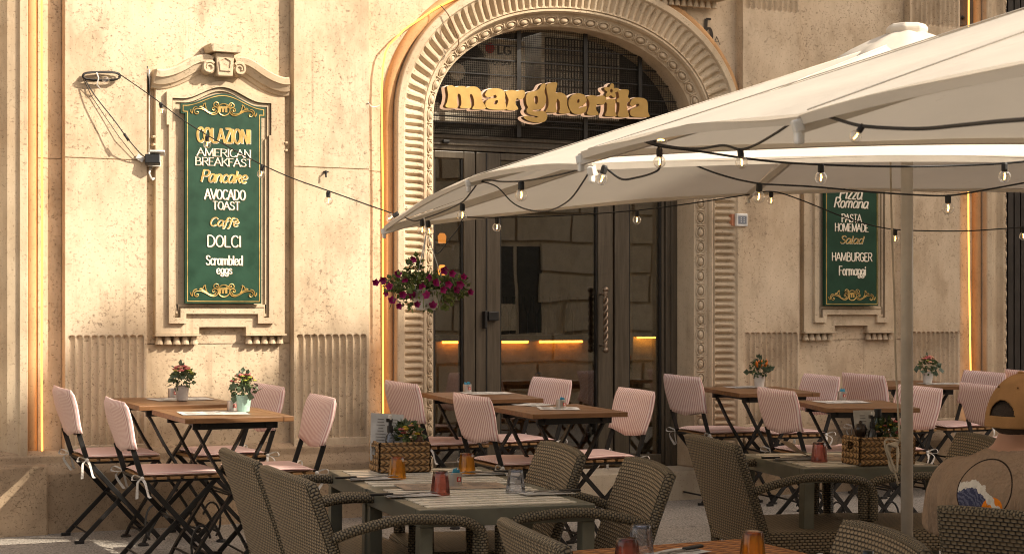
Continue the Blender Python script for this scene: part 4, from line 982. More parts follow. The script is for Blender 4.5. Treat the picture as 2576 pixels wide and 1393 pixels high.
# ================================================================ FURNITURE
def bistro_chair():
    t = thing("folding_chair", "", "chair")
    def line(a, b, z): f = (z - a[2]) / (b[2] - a[2]); return [a[i] + (b[i] - a[i]) * f for i in range(3)]
    for sy in (-1, 1):
        y = .185 * sy
        top, mid_, seat_r, foot_f = (-.292, y, .815), (-.233, y, .60), (-.185, y, .45), (.215, y, .012)
        m = MB(); m.bar(mid_, seat_r, .026, .011, (1, 0, 0)); m.bar(seat_r, foot_f, .026, .011, (1, 0, 0)); m.bar((.200, y, .006), (.245, y, .006), .022, .02, (0, 0, 1)); m.build("back_leg", M_BLACK, t, bevel=.002)
        y2 = .165 * sy
        m = MB(); m.bar((.205, y2, .445), (-.215, y2, .012), .024, .011, (1, 0, 0)); m.bar((-.245, y2, .006), (-.195, y2, .006), .022, .02, (0, 0, 1)); m.bar((.215, y2, .437), (-.19, y2, .437), .02, .012, (0, 1, 0)); m.build("front_leg", M_BLACK, t, bevel=.002)
    m = MB(); m.tube([(.17, -.185, .05), (.17, .185, .05)], .006, 6); m.tube([(-.175, -.165, .055), (-.175, .165, .055)], .006, 6); m.tube([(.0, -.185, .235), (.0, .185, .235)], .006, 6); m.tube([(-.195, -.185, .447), (-.195, .185, .447)], .007, 6)
    m.build("cross_bar", M_BLACK, t)
    m = MB()
    for k in range(6): m.box((-.16 + .07 * k, 0, .452), (.052, .39, .014))
    m.build("seat_slats", M_SEATWOOD, t, bevel=.003)
    m = MB(); n = 14
    def cz(a, b):
        x, y = a * 2 - 1, b * 2 - 1; e = (1 - abs(x) ** 7) * (1 - abs(y) ** 7); return max(0, e) ** .5
    def cp(s): 
        def f(a, b): 
            h = cz(a, b); return Vector((.015 + (a - .5) * .395 * (1 + .02 * math.sin(7 * b)), (b - .5) * .40, .472 + s * .013 * h + (.006 * math.sin(5 * a + 3) * math.sin(4 * b) if s > 0 else 0)))
        return f
    m.grid(cp(1), n, n, lambda a, b: (b * .4, a * .4)); m.grid(cp(-1), n, n, lambda a, b: (b * .4, a * .4), True); m.build("seat_cushion", M_STRIPE, t, smooth=True)
    # fabric sleeve over the backrest
    m = MB(); V, F, U = [], [], []; K = 28; rows = 9; W, T = .215, .019
    for j in range(rows + 1):
        f = j / rows; z = .585 + .250 * f; xb = -.222 - .062 * f; th = T * (1 - max(0, (f - .93) / .07) ** 2 * .8)
        for k in range(K):
            a = 2 * math.pi * k / K + math.pi / 2; cy, cx_ = math.sin(a), math.cos(a)
            y = W * math.copysign(abs(cy) ** .22, cy) * (1 + .02 * (1 - f)); x = th * math.copysign(abs(cx_) ** .7, cx_)
            bow = -.008 * (1 - (y / W) ** 2)
            sag = -.016 * math.sin(y * 13 + 1) * (1 - f) ** 2
            V.append(Vector((xb + x + bow + .006 * math.sin(9 * y + 5 * f), y, z + sag - .010 * (y / W) * 0)))
    per = [0]
    for k in range(K): per.append(per[-1] + (V[(k + 1) % K] - V[k]).length)
    for j in range(rows):
        for k in range(K):
            k2 = (k + 1) % K; F.append((j * K + k, j * K + k2, (j + 1) * K + k2, (j + 1) * K + k)); U.append([(per[k], j * .03), (per[k + 1], j * .03), (per[k + 1], j * .03 + .03), (per[k], j * .03 + .03)])
    F += [tuple(rows * K + k for k in range(K)), tuple(range(K - 1, -1, -1))]; U += [[(per[k], 0) for k in range(K)], [(per[k], 0) for k in range(K - 1, -1, -1)]]
    m.add(V, F, U); m.build("back_cover", M_STRIPE, t, smooth=True)
    for sy in (-1, 1):
        m = MB(); y = .19 * sy; rnd = random.Random(3 + sy)
        def ribbon(P, w):
            P = smooth_loop(P, 4, False)
            V = []; 
            for i, p in enumerate(P): V += [Vector(p) + Vector((-w / 2, .3 * w * math.sin(i * .7), 0)), Vector(p) + Vector((w / 2, -.3 * w * math.sin(i * .7), .3 * w))]
            m.add(V, [(2 * i, 2 * i + 1, 2 * i + 3, 2 * i + 2) for i in range(len(P) - 1)])
        ribbon([(-.19, y, .455), (-.215, y + .03 * sy, .44), (-.22, y + .035 * sy, .415), (-.20 + .02 * sy, y + .03 * sy, .355)], .013)
        ribbon([(-.19, y, .455), (-.18, y + .035 * sy, .43), (-.165, y + .04 * sy, .37), (-.155, y + .05 * sy, .36)], .012)
        ribbon([(-.19, y, .455), (-.235, y + .03 * sy, .475), (-.245, y + .035 * sy, .45), (-.20, y + .01 * sy, .448)], .011)
        m.ball((-.19, y + .012 * sy, .455), .011, 8, 6)
        m.build("cushion_tie", M_TIE, t, fix=False)
    return t
M_TIE = plain("white_ribbon", (.66, .62, .56), .8)
TW, TL, TH = .56, .60, .762
def bistro_table():
    t = thing("folding_table", "", "table")
    m = MB(); n = 6; bw = (TW - .10) / 1
    for k in range(n):
        w = TL / n; m.box((0, -TL / 2 + w * (k + .5), TH - .013), (TW - .106, w - .004, .026))
    for s in (-1, 1): m.box((s * (TW / 2 - .0265), 0, TH - .013), (.053, TL, .0265))
    m.build("table_top", M_TABLEWOOD, t, bevel=.003)
    m = MB()
    for s in (-1, 1): m.box((s * .17, 0, TH - .040), (.03, TL - .10, .024)); m.box((0, s * .22, TH - .046), (TW - .12, .022, .034))
    m.build("under_frame", M_BLACK, t, bevel=.002)
    for sy in (-1, 1):
        for sx in (-1, 1):
            y = sy * (.20 if sx > 0 else .175); m = MB()
            P = smooth_loop([(-sx * .20, TH - .06), (-sx * .175, .66), (-sx * .11, .54), (0, .37), (sx * .17, .10), (sx * .215, .014)], 3, False)
            for a, b in zip(P, P[1:]): m.bar((a[0], y, a[1]), (b[0], y, b[1] - .002), .03, .012, (0, 1, 0))
            m.lathe([(.030, 0), (.030, .008), (.018, .016)], (sx * .215, y, 0), 12)
            m.build("leg", M_BLACK, t)
    m = MB()
    for sx in (-1, 1): m.tube([(sx * .19, -.19, .06), (sx * .19, .19, .06)], .007, 6)
    m.tube([(0, -.2, .37), (0, .2, .37)], .007, 6)
    for sx in (-1, 1):
        P = [(sx * .16 + sx * .05 * math.cos(a), .19 * -1 + .0, .12 + .10 * math.sin(a)) for a in [R(-60 + 20 * k) for k in range(12)]]; m.tube(P, .006, 6, True)
    m.build("stretcher", M_BLACK, t)
    return t
def wicker_chair():
    t = thing("wicker_armchair", "", "armchair")
    sw, sd = .50, .50
    def rbox(a, b, name, mat, bev=.02):
        m = MB(); a, b = Vector(a), Vector(b); lo = Vector([min(i, j) for i, j in zip(a, b)]); hi = Vector([max(i, j) for i, j in zip(a, b)])
        P = [(x, y, z) for x in (lo.x, hi.x) for y in (lo.y, hi.y) for z in (lo.z, hi.z)]
        FF = [((0, 1, 3, 2), 1, 2), ((4, 6, 7, 5), 1, 2), ((0, 4, 5, 1), 0, 2), ((2, 3, 7, 6), 0, 2), ((0, 2, 6, 4), 0, 1), ((1, 5, 7, 3), 0, 1)]
        m.add([Vector(p) for p in P], [f for f, _, _ in FF], [[(P[i][u], P[i][v]) for i in f] for f, u, v in FF]); return m.build(name, mat, t, bevel=bev)
    rbox((-.25, -.275, .365), (.28, .275, .455), "seat", M_WICKER, .018)
    for sx, sy in ((1, -1), (1, 1), (-1, -1), (-1, 1)):
        x, y = (.235 if sx > 0 else -.225), .262 * sy
        m = MB(); m.tube([(x - (0 if sx > 0 else .03), y, 0), (x, y, .36), (x + (.005 if sx > 0 else -.01), y, .64 if sx > 0 else .44)], .027, 4); m.build("leg", M_WICKERRIM, t, bevel=.008)
    # back: curved panel with a thick rolled rim
    def bp(a, b, th):
        z = .39 + .41 * b; w = .285 - .015 * b; y = (a * 2 - 1) * w
        x = -.235 - .115 * b - .02 * b * b - .022 * (1 - (a * 2 - 1) ** 2) * (.3 + .7 * b) + .012
        top = .007 * (1 - (a * 2 - 1) ** 2) * b
        return Vector((x + th, y, z + top))
    m = MB(); n = 14
    m.grid(lambda a, b: bp(a, b, -.021), n, n, lambda a, b: (a * .57, b * .42)); m.grid(lambda a, b: bp(a, b, .021), n, n, lambda a, b: (a * .57, b * .42), True)
    bk = m.build("backrest", M_WICKER, t, smooth=True, fix=False)
    m = MB(); P = [bp(0, k / 10, 0) for k in range(11)] + [bp(k / 12, 1, 0) for k in range(1, 12)] + [bp(1, 1 - k / 10, 0) for k in range(11)]
    m.tube(P, .0180, 8); m.build("rim", M_WICKERRIM, bk, smooth=True)
    for sy in (-1, 1):
        y = .292 * sy
        P = smooth_loop([(-.29, .280 * sy, .625), (-.20, y, .655), (-.05, y, .680), (.12, y, .672), (.20, y, .655), (.238, y, .61), (.240, y, .50)], 4, False)
        m = MB(); m.tube(P, .0225, 8, True, .8); m.build("armrest", M_WICKERRIM, t, smooth=True)
    return t
GW, GL_, GH = .64, .625, .705
def grey_table():
    t = thing("slatted_table", "", "table"); f = .045
    m = MB(); w, l = GW / 2, GL_ / 2
    for s in (-1, 1): m.box((0, s * (l - f / 2), GH - .03), (GW, f, .06)); m.box((s * (w - f / 2), 0, GH - .03), (f, GL_ - 2 * f - .001, .0598))
    m.build("frame", M_GREYFRAME, t, bevel=.003)
    n = 9; m = MB(); span = GL_ - 2 * f; p = span / n
    for k in range(n): m.box((0, -span / 2 + p * (k + .5), GH - .0005), (GW - 2 * f - .002, p * .60, .004))
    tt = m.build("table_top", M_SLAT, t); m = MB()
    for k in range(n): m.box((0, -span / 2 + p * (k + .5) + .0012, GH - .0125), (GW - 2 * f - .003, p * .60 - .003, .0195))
    m.build("slat_gap_shade", M_DARK, tt)  # dark cores put in so the gaps between slats read as shaded
    m = MB(); m.box((0, 0, GH - .026), (.04, GL_ - 2 * f - .004, .02)); m.build("cross_rail", M_GREYFRAME, t)
    for sx in (-1, 1):
        for sy in (-1, 1):
            m = MB(); m.bounds((sx * (w - .0005), sy * (l - .0005), 0), (sx * (w - .048), sy * (l - .048), GH - .0605)); m.build("leg", M_GREYFRAME, t, bevel=.003)
    return t
def settle(root, M, first=[True]):
    root.matrix_world = M; return root

# ---- folding tables
T_SPOTS = [
 ("folding wooden table with the white-grey flower pot, against the wall at far left", [(-1, -1, 350, 1023.5), (-1, 1, 277, 998), (1, 1, 519, 997.3)]),
 ("folding wooden table with the mint green flower pot, nearest on the left", [(-1, -1, 469.7, 1051.7), (-1, 1, 384, 1031), (1, -1, 733, 1046)]),
 ("folding wooden table nearest the door glass, a tin near its left edge", [(-1, 1, 1057.4, 988), (1, -1, 1366.9, 1000.3)]),
 ("folding wooden table in the middle row, nearest, with a tin on two papers", [(-1, -1, 1349, 1046.6), (1, -1, 1565, 1036), (1, 1, 1458, 1011)]),
 ("folding wooden table with a white pot of orange flowers, right of the door", [(-1, -1, 1868, 992), (-1, 1, 1767.2, 970.5), (1, -1, 2048.3, 987.5)]),
 ("folding wooden table with a tin on a paper, left of the parasol pole", [(-1, -1, 2103, 1030.5), (-1, 1, 2007.8, 1009.3), (1, -1, 2266, 1017)]),
 ("folding wooden table with a white pot of pink flowers, right of the parasol pole", [(-1, -1, 2239, 973), (1, -1, 2420, 967.5), (1, 1, 2345, 957)]),
]
proto = bistro_table(); TABLES = []
for i, (lab, cs) in enumerate(T_SPOTS):
    o = proto if i == 0 else copy_tree(proto)
    x, y, yaw = fit([((sx * TW / 2, sy * TL / 2, TH), (px, py)) for sx, sy, px, py in cs], 0, 25)
    o.matrix_world = stand(x, y, yaw); tag(o, lab, "table", "folding wooden tables"); TABLES.append((x, y, yaw))
# ---- folding chairs: far and near top corners of the back cover in the photo, facing
C_SPOTS = [
 (1, 135, 968, 177, 978.5, "pink striped folding chair farthest left, back against the wall beside the light strip"),
 (1, 264.7, 994.6, 312.7, 1010.4, "pink striped folding chair at the left end of the table with the mint pot"),
 (-1, 639.3, 959.7, 715.2, 974, "pink striped folding chair behind the mint pot, at the right end of the wall table"),
 (-1, 780, 987, 843.2, 1001.7, "pink striped folding chair at the right end of the mint pot table, white tie hanging"),
 (1, 968.4, 954, 1048, 964.3, "pink striped folding chair under the hanging flower basket, against the arch jamb"),
 (1, 1140.7, 985, 1229, 997.8, "pink striped folding chair in the middle, left of the nearer table before the door"),
 (-1, 1341, 943.8, 1437.4, 956.6, "pink striped folding chair nearest the door glass, right end of the table before the door"),
 (-1, 1557.2, 969.5, 1645.6, 986, "pink striped folding chair before the right door leaf, facing left"),
 (1, 1670, 937, 1758.7, 948.7, "pink striped folding chair against the right arch jamb, white bow at its side"),
 (1, 1905.7, 968.8, 1997.3, 984.7, "pink striped folding chair in front of the orange flowers, facing right"),
 (-1, 2023.7, 936.4, 2111.8, 947.7, "pink striped folding chair under the right menu board, facing the orange flowers"),
 (1, 2117.9, 934.6, 2222.8, 944, "pink striped folding chair left of the pole, facing the pot of pink flowers"),
 (-1, 2261, 962, 2369.7, 978.9, "pink striped folding chair partly behind the parasol pole, facing left"),
 (-1, 2426.7, 929.9, 2528.3, 937, "pink striped folding chair before the right light strip, facing the pot of pink flowers"),
 (1, 2413.5, 961, 2514, 968, "pink striped folding chair just left of the man's cap, back towards the pink flowers"),
 (1, 2527.5, 926, 2632, 936, "pink striped folding chair before the dark shutter, cut by the picture's right edge"),
]
BW, BX, BH = .42, -.283, .837
proto = bistro_chair()
for i, (fc, fx, fy, nx_, ny_, lab) in enumerate(C_SPOTS):
    o = proto if i == 0 else copy_tree(proto)
    mid = on_ground((fx + nx_) / 2, (fy + ny_) / 2, BH); best = None
    for k in range(-20, 21):
        yaw = (0 if fc > 0 else math.pi) + R(k); M0 = stand(0, 0, yaw).to_3x3(); pos = mid - M0 @ Vector((BX, 0, BH)); M = stand(pos.x, pos.y, yaw)
        a = project(M @ Vector((BX, fc * BW / 2, BH))); b = project(M @ Vector((BX, -fc * BW / 2, BH)))
        e = (a.x - fx) ** 2 + (b.x - nx_) ** 2 + .5 * ((a.y - fy) ** 2 + (b.y - ny_) ** 2) + .15 * k * k
        if best is None or e < best[0]: best = (e, M, k)
    o.matrix_world = best[1]; tag(o, lab, "chair", "pink striped folding chairs")
# ---- grey slatted tables
G_SPOTS = [
 ("grey slatted table nearest, front half of the joined pair with the brown and clear glasses", [(-1, -1, 1054, 1277), (-1, 1, 920, 1228), (1, -1, 1505.5, 1271)]),
 ("grey slatted table behind, rear half of the joined pair carrying the left basket", [(-1, -1, 918, 1227), (-1, 1, 820.2, 1186.3), (1, 1, 1216.5, 1170)]),
 ("grey slatted table on the right under the pole, carrying the right basket", [(-1, -1, 2022, 1178), (-1, 1, 1861.6, 1141.5), (1, -1, 2371.5, 1170)]),
]
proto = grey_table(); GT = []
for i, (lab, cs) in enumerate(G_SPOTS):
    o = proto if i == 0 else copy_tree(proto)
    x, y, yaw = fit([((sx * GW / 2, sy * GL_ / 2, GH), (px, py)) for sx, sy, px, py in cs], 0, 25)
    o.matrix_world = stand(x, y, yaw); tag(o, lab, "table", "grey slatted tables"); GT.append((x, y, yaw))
# the nearest table, with a woven top
bt = thing("woven_table", "low edge table with an orange woven top at the bottom of the view", "table")
m = MB(); w, l = .31, .30
m.add([Vector((-w, -l, .742)), Vector((w, -l, .742)), Vector((w, l, .742)), Vector((-w, l, .742)), Vector((-w, -l, .715)), Vector((w, -l, .715)), Vector((w, l, .715)), Vector((-w, l, .715))],
      [(0, 1, 2, 3), (7, 6, 5, 4), (0, 4, 5, 1), (1, 5, 6, 2), (2, 6, 7, 3), (3, 7, 4, 0)], [[(0, 0), (.62, 0), (.62, .6), (0, .6)]] * 2 + [[(0, 0), (.6, 0), (.6, .03), (0, .03)]] * 4)
m.build("table_top", braid("orange_woven_mat", .055, .032, (.5, .19, .045), (.14, .04, .012)), bt, bevel=.006)
for sx in (-1, 1):
    for sy in (-1, 1): MB().bounds((sx * .29, sy * .28, 0), (sx * .245, sy * .235, .714)).build("leg", M_GREYFRAME, bt)
x, y, yaw = fit([((-w, l, .742), (1412, 1372)), ((w, l, .742), (1872, 1366))], R(8), 12); bt.matrix_world = stand(x, y, yaw); GB = (x, y, yaw)
# ---- wicker armchairs: far and near corners of the back's top
W_SPOTS = [
 (0, 558.6, 1138, 648.7, 1158.7, "brown wicker armchair at the left end of the joined tables, the farther of the two"),
 (0, 661.9, 1185, 782, 1207.5, "brown wicker armchair at the left end of the joined tables, the nearer of the two"),
 (180, 1361.8, 1118.6, 1464.6, 1141.7, "brown wicker armchair at the right end of the joined tables, the farther of the two"),
 (180, 1577.8, 1157.2, 1685.8, 1188, "brown wicker armchair at the right end of the joined tables, the nearer of the two"),
 (0, 1259, 1316.6, 1418.3, 1368, "brown wicker armchair left of the orange woven table, only its back showing"),
 (0, 1729.4, 1099, 1854.5, 1120.3, "brown wicker armchair at the left end of the right slatted table"),
 (180, 2410.8, 1092.5, 2525, 1118, "brown wicker armchair beyond the pole, behind the man's left shoulder"),
 (180, 2122, 1321.6, 2327.8, 1375.5, "brown wicker armchair right of the orange woven table, only its back showing"),
 (24, 2364, 1277, None, None, "brown wicker armchair in which the man in the cap sits"),
]
WW, WX, WH = .555, -.358, .805
proto = wicker_chair(); WM = []
for i, (base, fx, fy, nx_, ny_, lab) in enumerate(W_SPOTS):
    o = proto if i == 0 else copy_tree(proto); fc = 1 if base < 90 else -1
    if nx_ is None:
        M0 = stand(0, 0, R(base)).to_3x3(); pos = on_ground(fx, fy, WH) - M0 @ Vector((WX, WW / 2, WH)); o.matrix_world = stand(pos.x, pos.y, R(base)); tag(o, lab, "armchair", "brown wicker armchairs"); WM.append(o.matrix_world.copy()); continue
    mid = on_ground((fx + nx_) / 2, (fy + ny_) / 2, WH); best = None
    for k in range(-30, 31):
        yaw = R(base) + R(k); M0 = stand(0, 0, yaw).to_3x3(); pos = mid - M0 @ Vector((WX, 0, WH)); M = stand(pos.x, pos.y, yaw)
        a = project(M @ Vector((WX, fc * WW / 2, WH))); b = project(M @ Vector((WX, -fc * WW / 2, WH)))
        e = (a.x - fx) ** 2 + (b.x - nx_) ** 2 + .5 * ((a.y - fy) ** 2 + (b.y - ny_) ** 2) + .15 * k * k
        if best is None or e < best[0]: best = (e, M, k)
    o.matrix_world = best[1]; tag(o, lab, "armchair", "brown wicker armchairs"); WM.append(best[1])
print("CHK tables", [tuple(round(v, 2) for v in t) for t in TABLES], "grey", [tuple(round(v, 2) for v in t) for t in GT + [GB]])
print("CHK wicker", [(round(M.translation.x, 2), round(M.translation.y, 2)) for M in WM])
# ---------------------------------------------------------------- the street opposite: it shades the cafe and shows in the door glass
opp = thing("opposite_building", "tall stone block building across the street, seen mirrored in the door glass", "building", (0, 0, 0))
M_OPP = stone("opposite_stone", (.62, .51, .37), (.55, .43, .29), .5, 1.0)
M_OPPW = plain("dark_window", (.055, .05, .042), .15)
YO = -14.0
def block_front(x0, x1, h, parent):
    m = MB(); m.bounds((x0, YO - 8, -1), (x1, YO, h)); m.build("wall", M_OPP, parent)
    m = MB(); row = .46; z = -.4; j = 0
    rnd = random.Random(4)
    while z < min(h, 6.2):
        x = x0 - (j % 2) * .42; 
        while x < x1:
            w = .84 + .22 * rnd.random()
            wx = (x + w / 2 - x0) % 3.6
            if not (1.5 < wx < 2.5 and .6 < z < 2.3): m.bounds((max(x0, x + .025), YO - .02, z + .025), (min(x1, x + w - .025), YO + .05 + rnd.random() * .03, z + row - .025))
            x += w
        z += row; j += 1
    m.build("stone_block", M_OPP, parent, bevel=.02)
    m = MB(); x = x0 + 1.25
    while x + 1.4 < x1:
        m.bounds((x + .25, YO - .1, .85), (x + .66, YO + .012, 2.3)); m.bounds((x + .72, YO - .1, .85), (x + 1.15, YO + .012, 2.3))
        z = 7.2
        while z + 2 < h: m.bounds((x, YO - .1, z), (x + 1.2, YO + .012, z + 1.9)); z += 3.4
        x += 3.6
    m.build("window", M_OPPW, parent)
block_front(-16, 10.7, 4.6, opp)
opp2 = thing("corner_building", "unseen taller corner building across the street, its roofline shaped to shade the cafe front", "building", (0, 0, 0))
block_front(11.78, 34, 14.6, opp2)
prof = [(11.78, 14.4), (34, 14.4), (34, 20.5), (17.2, 20.5), (16.2, 19.4), (15.4, 18.2), (14.75, 17.1), (14.1, 16.2), (13.5, 15.85), (13.05, 15.8), (13.02, 15.5), (12.2, 15.5), (12.15, 15.95), (11.78, 15.95)]
m = MB(); m.slab([prof], -YO + .05, -YO + .6); m.build("shading_roofline", M_OPP, opp2)  # unseen upright slab, outline shaped to cast the shade line on the cafe wall
# ================================================================ PARASOLS
def cam_pt(X, Z, z): p = at_depth(CXP, HOR, 1); return Vector((X * CS + (Z - ZC) * SN, -(ZC * CS + X * SN - Z * CS), z))
def parasol(label, c, h, ang, zc, zm, peak, pole_z0, extra=False):
    """c=(X,Z) centre, h half side, zc corner heights (LF, RF, RN, LN), zm mid heights (F, R, N, L)"""
    e1 = (math.cos(ang), math.sin(ang)); e2 = (math.sin(ang), -math.cos(ang))
    P = lambda a, b, z: cam_pt(c[0] + e1[0] * a + e2[0] * b, c[1] + e1[1] * a + e2[1] * b, z)
    base = P(0, 0, 0); gz = ground_z(base.y)
    t = thing("parasol", label, "parasol", Matrix.Translation(Vector((base.x, base.y, gz)))); inv = -Vector((base.x, base.y, gz))
    hem = [P(-h, -h, zc[0]), P(0, -h * .985, zm[0]), P(h, -h, zc[1]), P(h * .985, 0, zm[1]), P(h, h, zc[2]), P(0, h * .985, zm[2]), P(-h, h, zc[3]), P(-h * .985, 0, zm[3])]
    apex = P(0, 0, peak)
    m = MB()
    for k in range(8):
        A, B = hem[k], hem[(k + 1) % 8]
        def f(a, b, A=A, B=B):
            e = A.lerp(B, a); e = e + Vector((0, 0, .018 * math.sin(math.pi * a) - .004)); p = apex.lerp(e, .04 + .96 * b); sag = -.030 * math.sin(math.pi * a) * math.sin(math.pi * min(1, b * 1.05)) ** 1.0
            return p + inv + Vector((0, 0, sag + .005 * math.sin(11 * a + 5 * k) * math.sin(7 * b + k) * b + .028 * math.sin(math.pi * b) * abs(2 * a - 1) * 0))
        m.grid(f, 10, 14)
    bm_o = m.build("canopy", M_CANVAS, t, smooth=False)
    me = bm_o.data; bmx = bmesh.new(); bmx.from_mesh(me); bmesh.ops.remove_doubles(bmx, verts=bmx.verts, dist=.0008); bmx.to_mesh(me); bmx.free()
    me.polygons.foreach_set("use_smooth", [True] * len(me.polygons))
    # hem band and seams along the ribs
    m = MB()
    for k in range(8):
        A, B = hem[k] + inv, hem[(k + 1) % 8] + inv
        pts = [A.lerp(B, i / 10) + Vector((0, 0, .018 * math.sin(math.pi * i / 10) - .004)) for i in range(11)]
        cen = apex + inv
        V = []
        for p in pts:
            inn = (cen - p); inn.z = 0; inn.normalize(); V += [p + Vector((0, 0, .003)), p + inn * .006 - Vector((0, 0, .016)), p + inn * .022 - Vector((0, 0, .013))]
        m.add(V, [(3 * i + q, 3 * i + q + 1, 3 * i + q + 4, 3 * i + q + 3) for i in range(10) for q in range(2)])
    m.build("hem", M_CANVAS, bm_o)
    m = MB()
    for k in range(8): m.tube([apex.lerp(hem[k], q) + inv + Vector((0, 0, .0)) for q in (.05, .3, .6, .99)], .0016, 5)
    m.build("seam", M_CANVAS, bm_o, smooth=True)
    # ribs, struts, end caps
    hub = apex + inv - Vector((0, 0, .10)); run = apex + inv - Vector((0, 0, .34))
    for k in range(8):
        tip = hem[k] + inv - Vector((0, 0, .022)); m = MB(); m.bar(hub, tip, .03, .016); rb = m.build("rib", M_POLE, t)
        if k % 2 == 0: m = MB(); m.bar(run, hub.lerp(tip, .52) - Vector((0, 0, .012)), .022, .012); m.build("strut", M_POLE, rb)
        d = (tip - hub).normalized(); m = MB(); m.bar(tip - d * .01, tip + d * .010, .024, .020); m.box(tip + Vector((0, 0, -.018)) - d * .002, (.016, .016, .030)); m.build("rib_end", M_WHITE, rb, bevel=.004)
    top = apex + inv
    m = MB(); m.tube([Vector((0, 0, pole_z0 - gz)), top - Vector((0, 0, .02))], .024, 18); m.build("pole", M_POLE, t, smooth=True)
    m = MB(); m.tube([Vector((0, 0, .0)), Vector((0, 0, pole_z0 - gz + .006))], .032, 16); m.lathe([(.27, 0.01), (.27, .05), (.1, .08), (.034, .1)], (0, 0, 0), 24); m.build("base", M_DARK, t, smooth=False)
    m = MB(); m.lathe([(.06, -.06), (.06, .02), (.03, .03)], hub, 14); m.lathe([(.05, -.05), (.05, .04)], run, 14); m.build("hub", M_POLE, t)
    # vent cap over the apex: a small second canopy with a rolled edge and a finial
    m = MB(); V, F = [], []; n = 32; rings = [(0, .035), (.07, .032), (.15, .012), (.22, -.012), (.27, -.035), (.285, -.050)]
    for r, z in rings:
        for k in range(n):
            a = 2 * math.pi * k / n; q = 1 + .10 * math.cos(4 * (a + ang) + math.pi) ; w = .014 * math.sin(8 * a) * (r / .4) + .012 * math.sin(3 * a + 1) * (r / .4)
            slope = 0
            V.append(top + Vector((r * q * math.cos(a), r * q * math.sin(a), z * .9 + w - .085 * (r / .4))))
    for j in range(len(rings) - 1):
        for k in range(n): F.append((j * n + k, j * n + (k + 1) % n, (j + 1) * n + (k + 1) % n, (j + 1) * n + k))
    m.add(V, F); m.build("vent_cap", M_CANVAS, t, smooth=True)
    m = MB(); m.lathe([(.075, .0), (.085, .030), (.07, .048), (.0, .052)], top, 8); m.build("finial", M_CANVAS, t, bevel=.006)
    return t, P
PA, fa = parasol("ivory parasol with its pole beside the right slatted table, left corner reaching over the door", (1.553, 7.2), 1.79, R(13.2),
             (1.626, 1.852, 1.74, 1.628), (1.815, 1.87, 1.675, 1.722), 2.305, .335)
# cord tied along the pole with a hanging loop
pole_base = cam_pt(1.553, 7.2, 0)
cord = thing("rope", "pale cord looped and tied to the parasol pole", "rope", (0, 0, 0)); M_ROPE = plain("pale_rope", (.5, .42, .31), .85)
Zp = 7.13
rp = lambda x, y, z=Zp: at_depth(x, y, z)
m = MB(); m.tube(smooth_loop([rp(2240, 400), rp(2243, 560), rp(2250, 760), rp(2253, 900), rp(2258, 1010), rp(2264, 1110)], 4, False), .0042, 6)
for k in range(5):
    dx = k * 3.2; m.tube(smooth_loop([rp(2262 - dx * .4, 1112 + k * 3, Zp - .01 * k), rp(2244 - dx, 1118, Zp - .01 * k), rp(2236 + dx * .6, 1160, Zp - .012 * k), rp(2248 + dx * .6, 1186, Zp - .012 * k), rp(2260 - dx * .2, 1150, Zp - .01 * k), rp(2256, 1114, Zp - .01)], 4, False), .0045, 6)
m.tube(smooth_loop([rp(2262, 1108), rp(2232, 1104, Zp - .03), rp(2226, 1120, Zp - .04), rp(2240, 1165, Zp - .04), rp(2254, 1196, Zp - .03), rp(2258, 1216, Zp)], 4, False), .004, 6)
m.build("cord", M_ROPE, cord, smooth=True)
PB, fb = parasol("nearest ivory parasol, its canopy filling the upper right corner", (2.18, 3.49), 1.73, R(9.7), (1.646, 1.66, 1.50, 1.46), (1.705, 1.66, 1.52, 1.558), 2.18, .2)

# ================================================================ STRING LIGHTS
def bulb_mesh():
    s = MB(); s.lathe([(.008, 0), (.0105, -.006), (.0105, -.026), (.009, -.029)], (0, 0, 0), 12)
    g_ = MB(); g_.lathe([(.009, -.028)] + [(.0205 * math.sin(R(a)), -.046 + .0205 * math.cos(R(a))) for a in range(30, 180, 15)] + [(.0005, -.0665)], (0, 0, 0), 16)
    f = MB(); f.tube([(0, 0, -.034), (.002, 0, -.045), (-.001, 0, -.056)], .0024, 5)
    return s, g_, f
def light_string(label, pts, bulbs, r=.0030, wob=0):
    """pts [(px,py,Z)], bulbs [(px,py,Z,angle)] where px,py is the socket's top"""
    t = thing("light_string", label, "string lights", at_depth(*pts[len(pts) // 2]), None); inv = -t.location
    o = t.location.copy()
    P = smooth_loop([at_depth(*p) - o for p in pts], 6, False); m = MB(); m.tube(P, r, 6); m.build("cable", M_CABLE, t, smooth=True)
    for px, py, Z, ang in bulbs:
        s, g_, f = bulb_mesh(); sc_ = min(1.0, Z / 6.0); M = Matrix.Translation(at_depth(px, py, Z) - o) @ Matrix.Scale(sc_, 4) @ Matrix.Rotation(-PHI, 4, 'Z') @ Matrix.Rotation(R(ang), 4, 'Y')
        b = g_.build("bulb", M_BULB, t, smooth=True); b.matrix_local = M
        a = s.build("socket", M_CABLE, b, smooth=False); c_ = f.build("filament", M_FIL, b, smooth=True)
    return t
def zl(a, za, b, zb, x): f = (x - a) / (b - a); return 1 / ((1 / za) * (1 - f) + (1 / zb) * f)
zwall = 9.87
w1 = [(302, 188), (352, 222), (402, 258), (460, 302), (521, 340), (590, 378), (660, 415), (740, 450), (826, 480), (910, 510), (985, 536)]
zf = lambda x: zl(302, 9.95, 990, 8.5, x)
light_string("bulb string from the wall coil across the left menu board to the parasol corner", [(x, y, zf(x)) for x, y in w1], [(404, 258, zf(404), -10), (521, 341, zf(521), 0), (661, 415, zf(661), 10), (826, 481, zf(826), 0), (1003, 536, zf(990), 62)])
za = lambda x: zl(965, 8.5, 1487, 5.05, x)
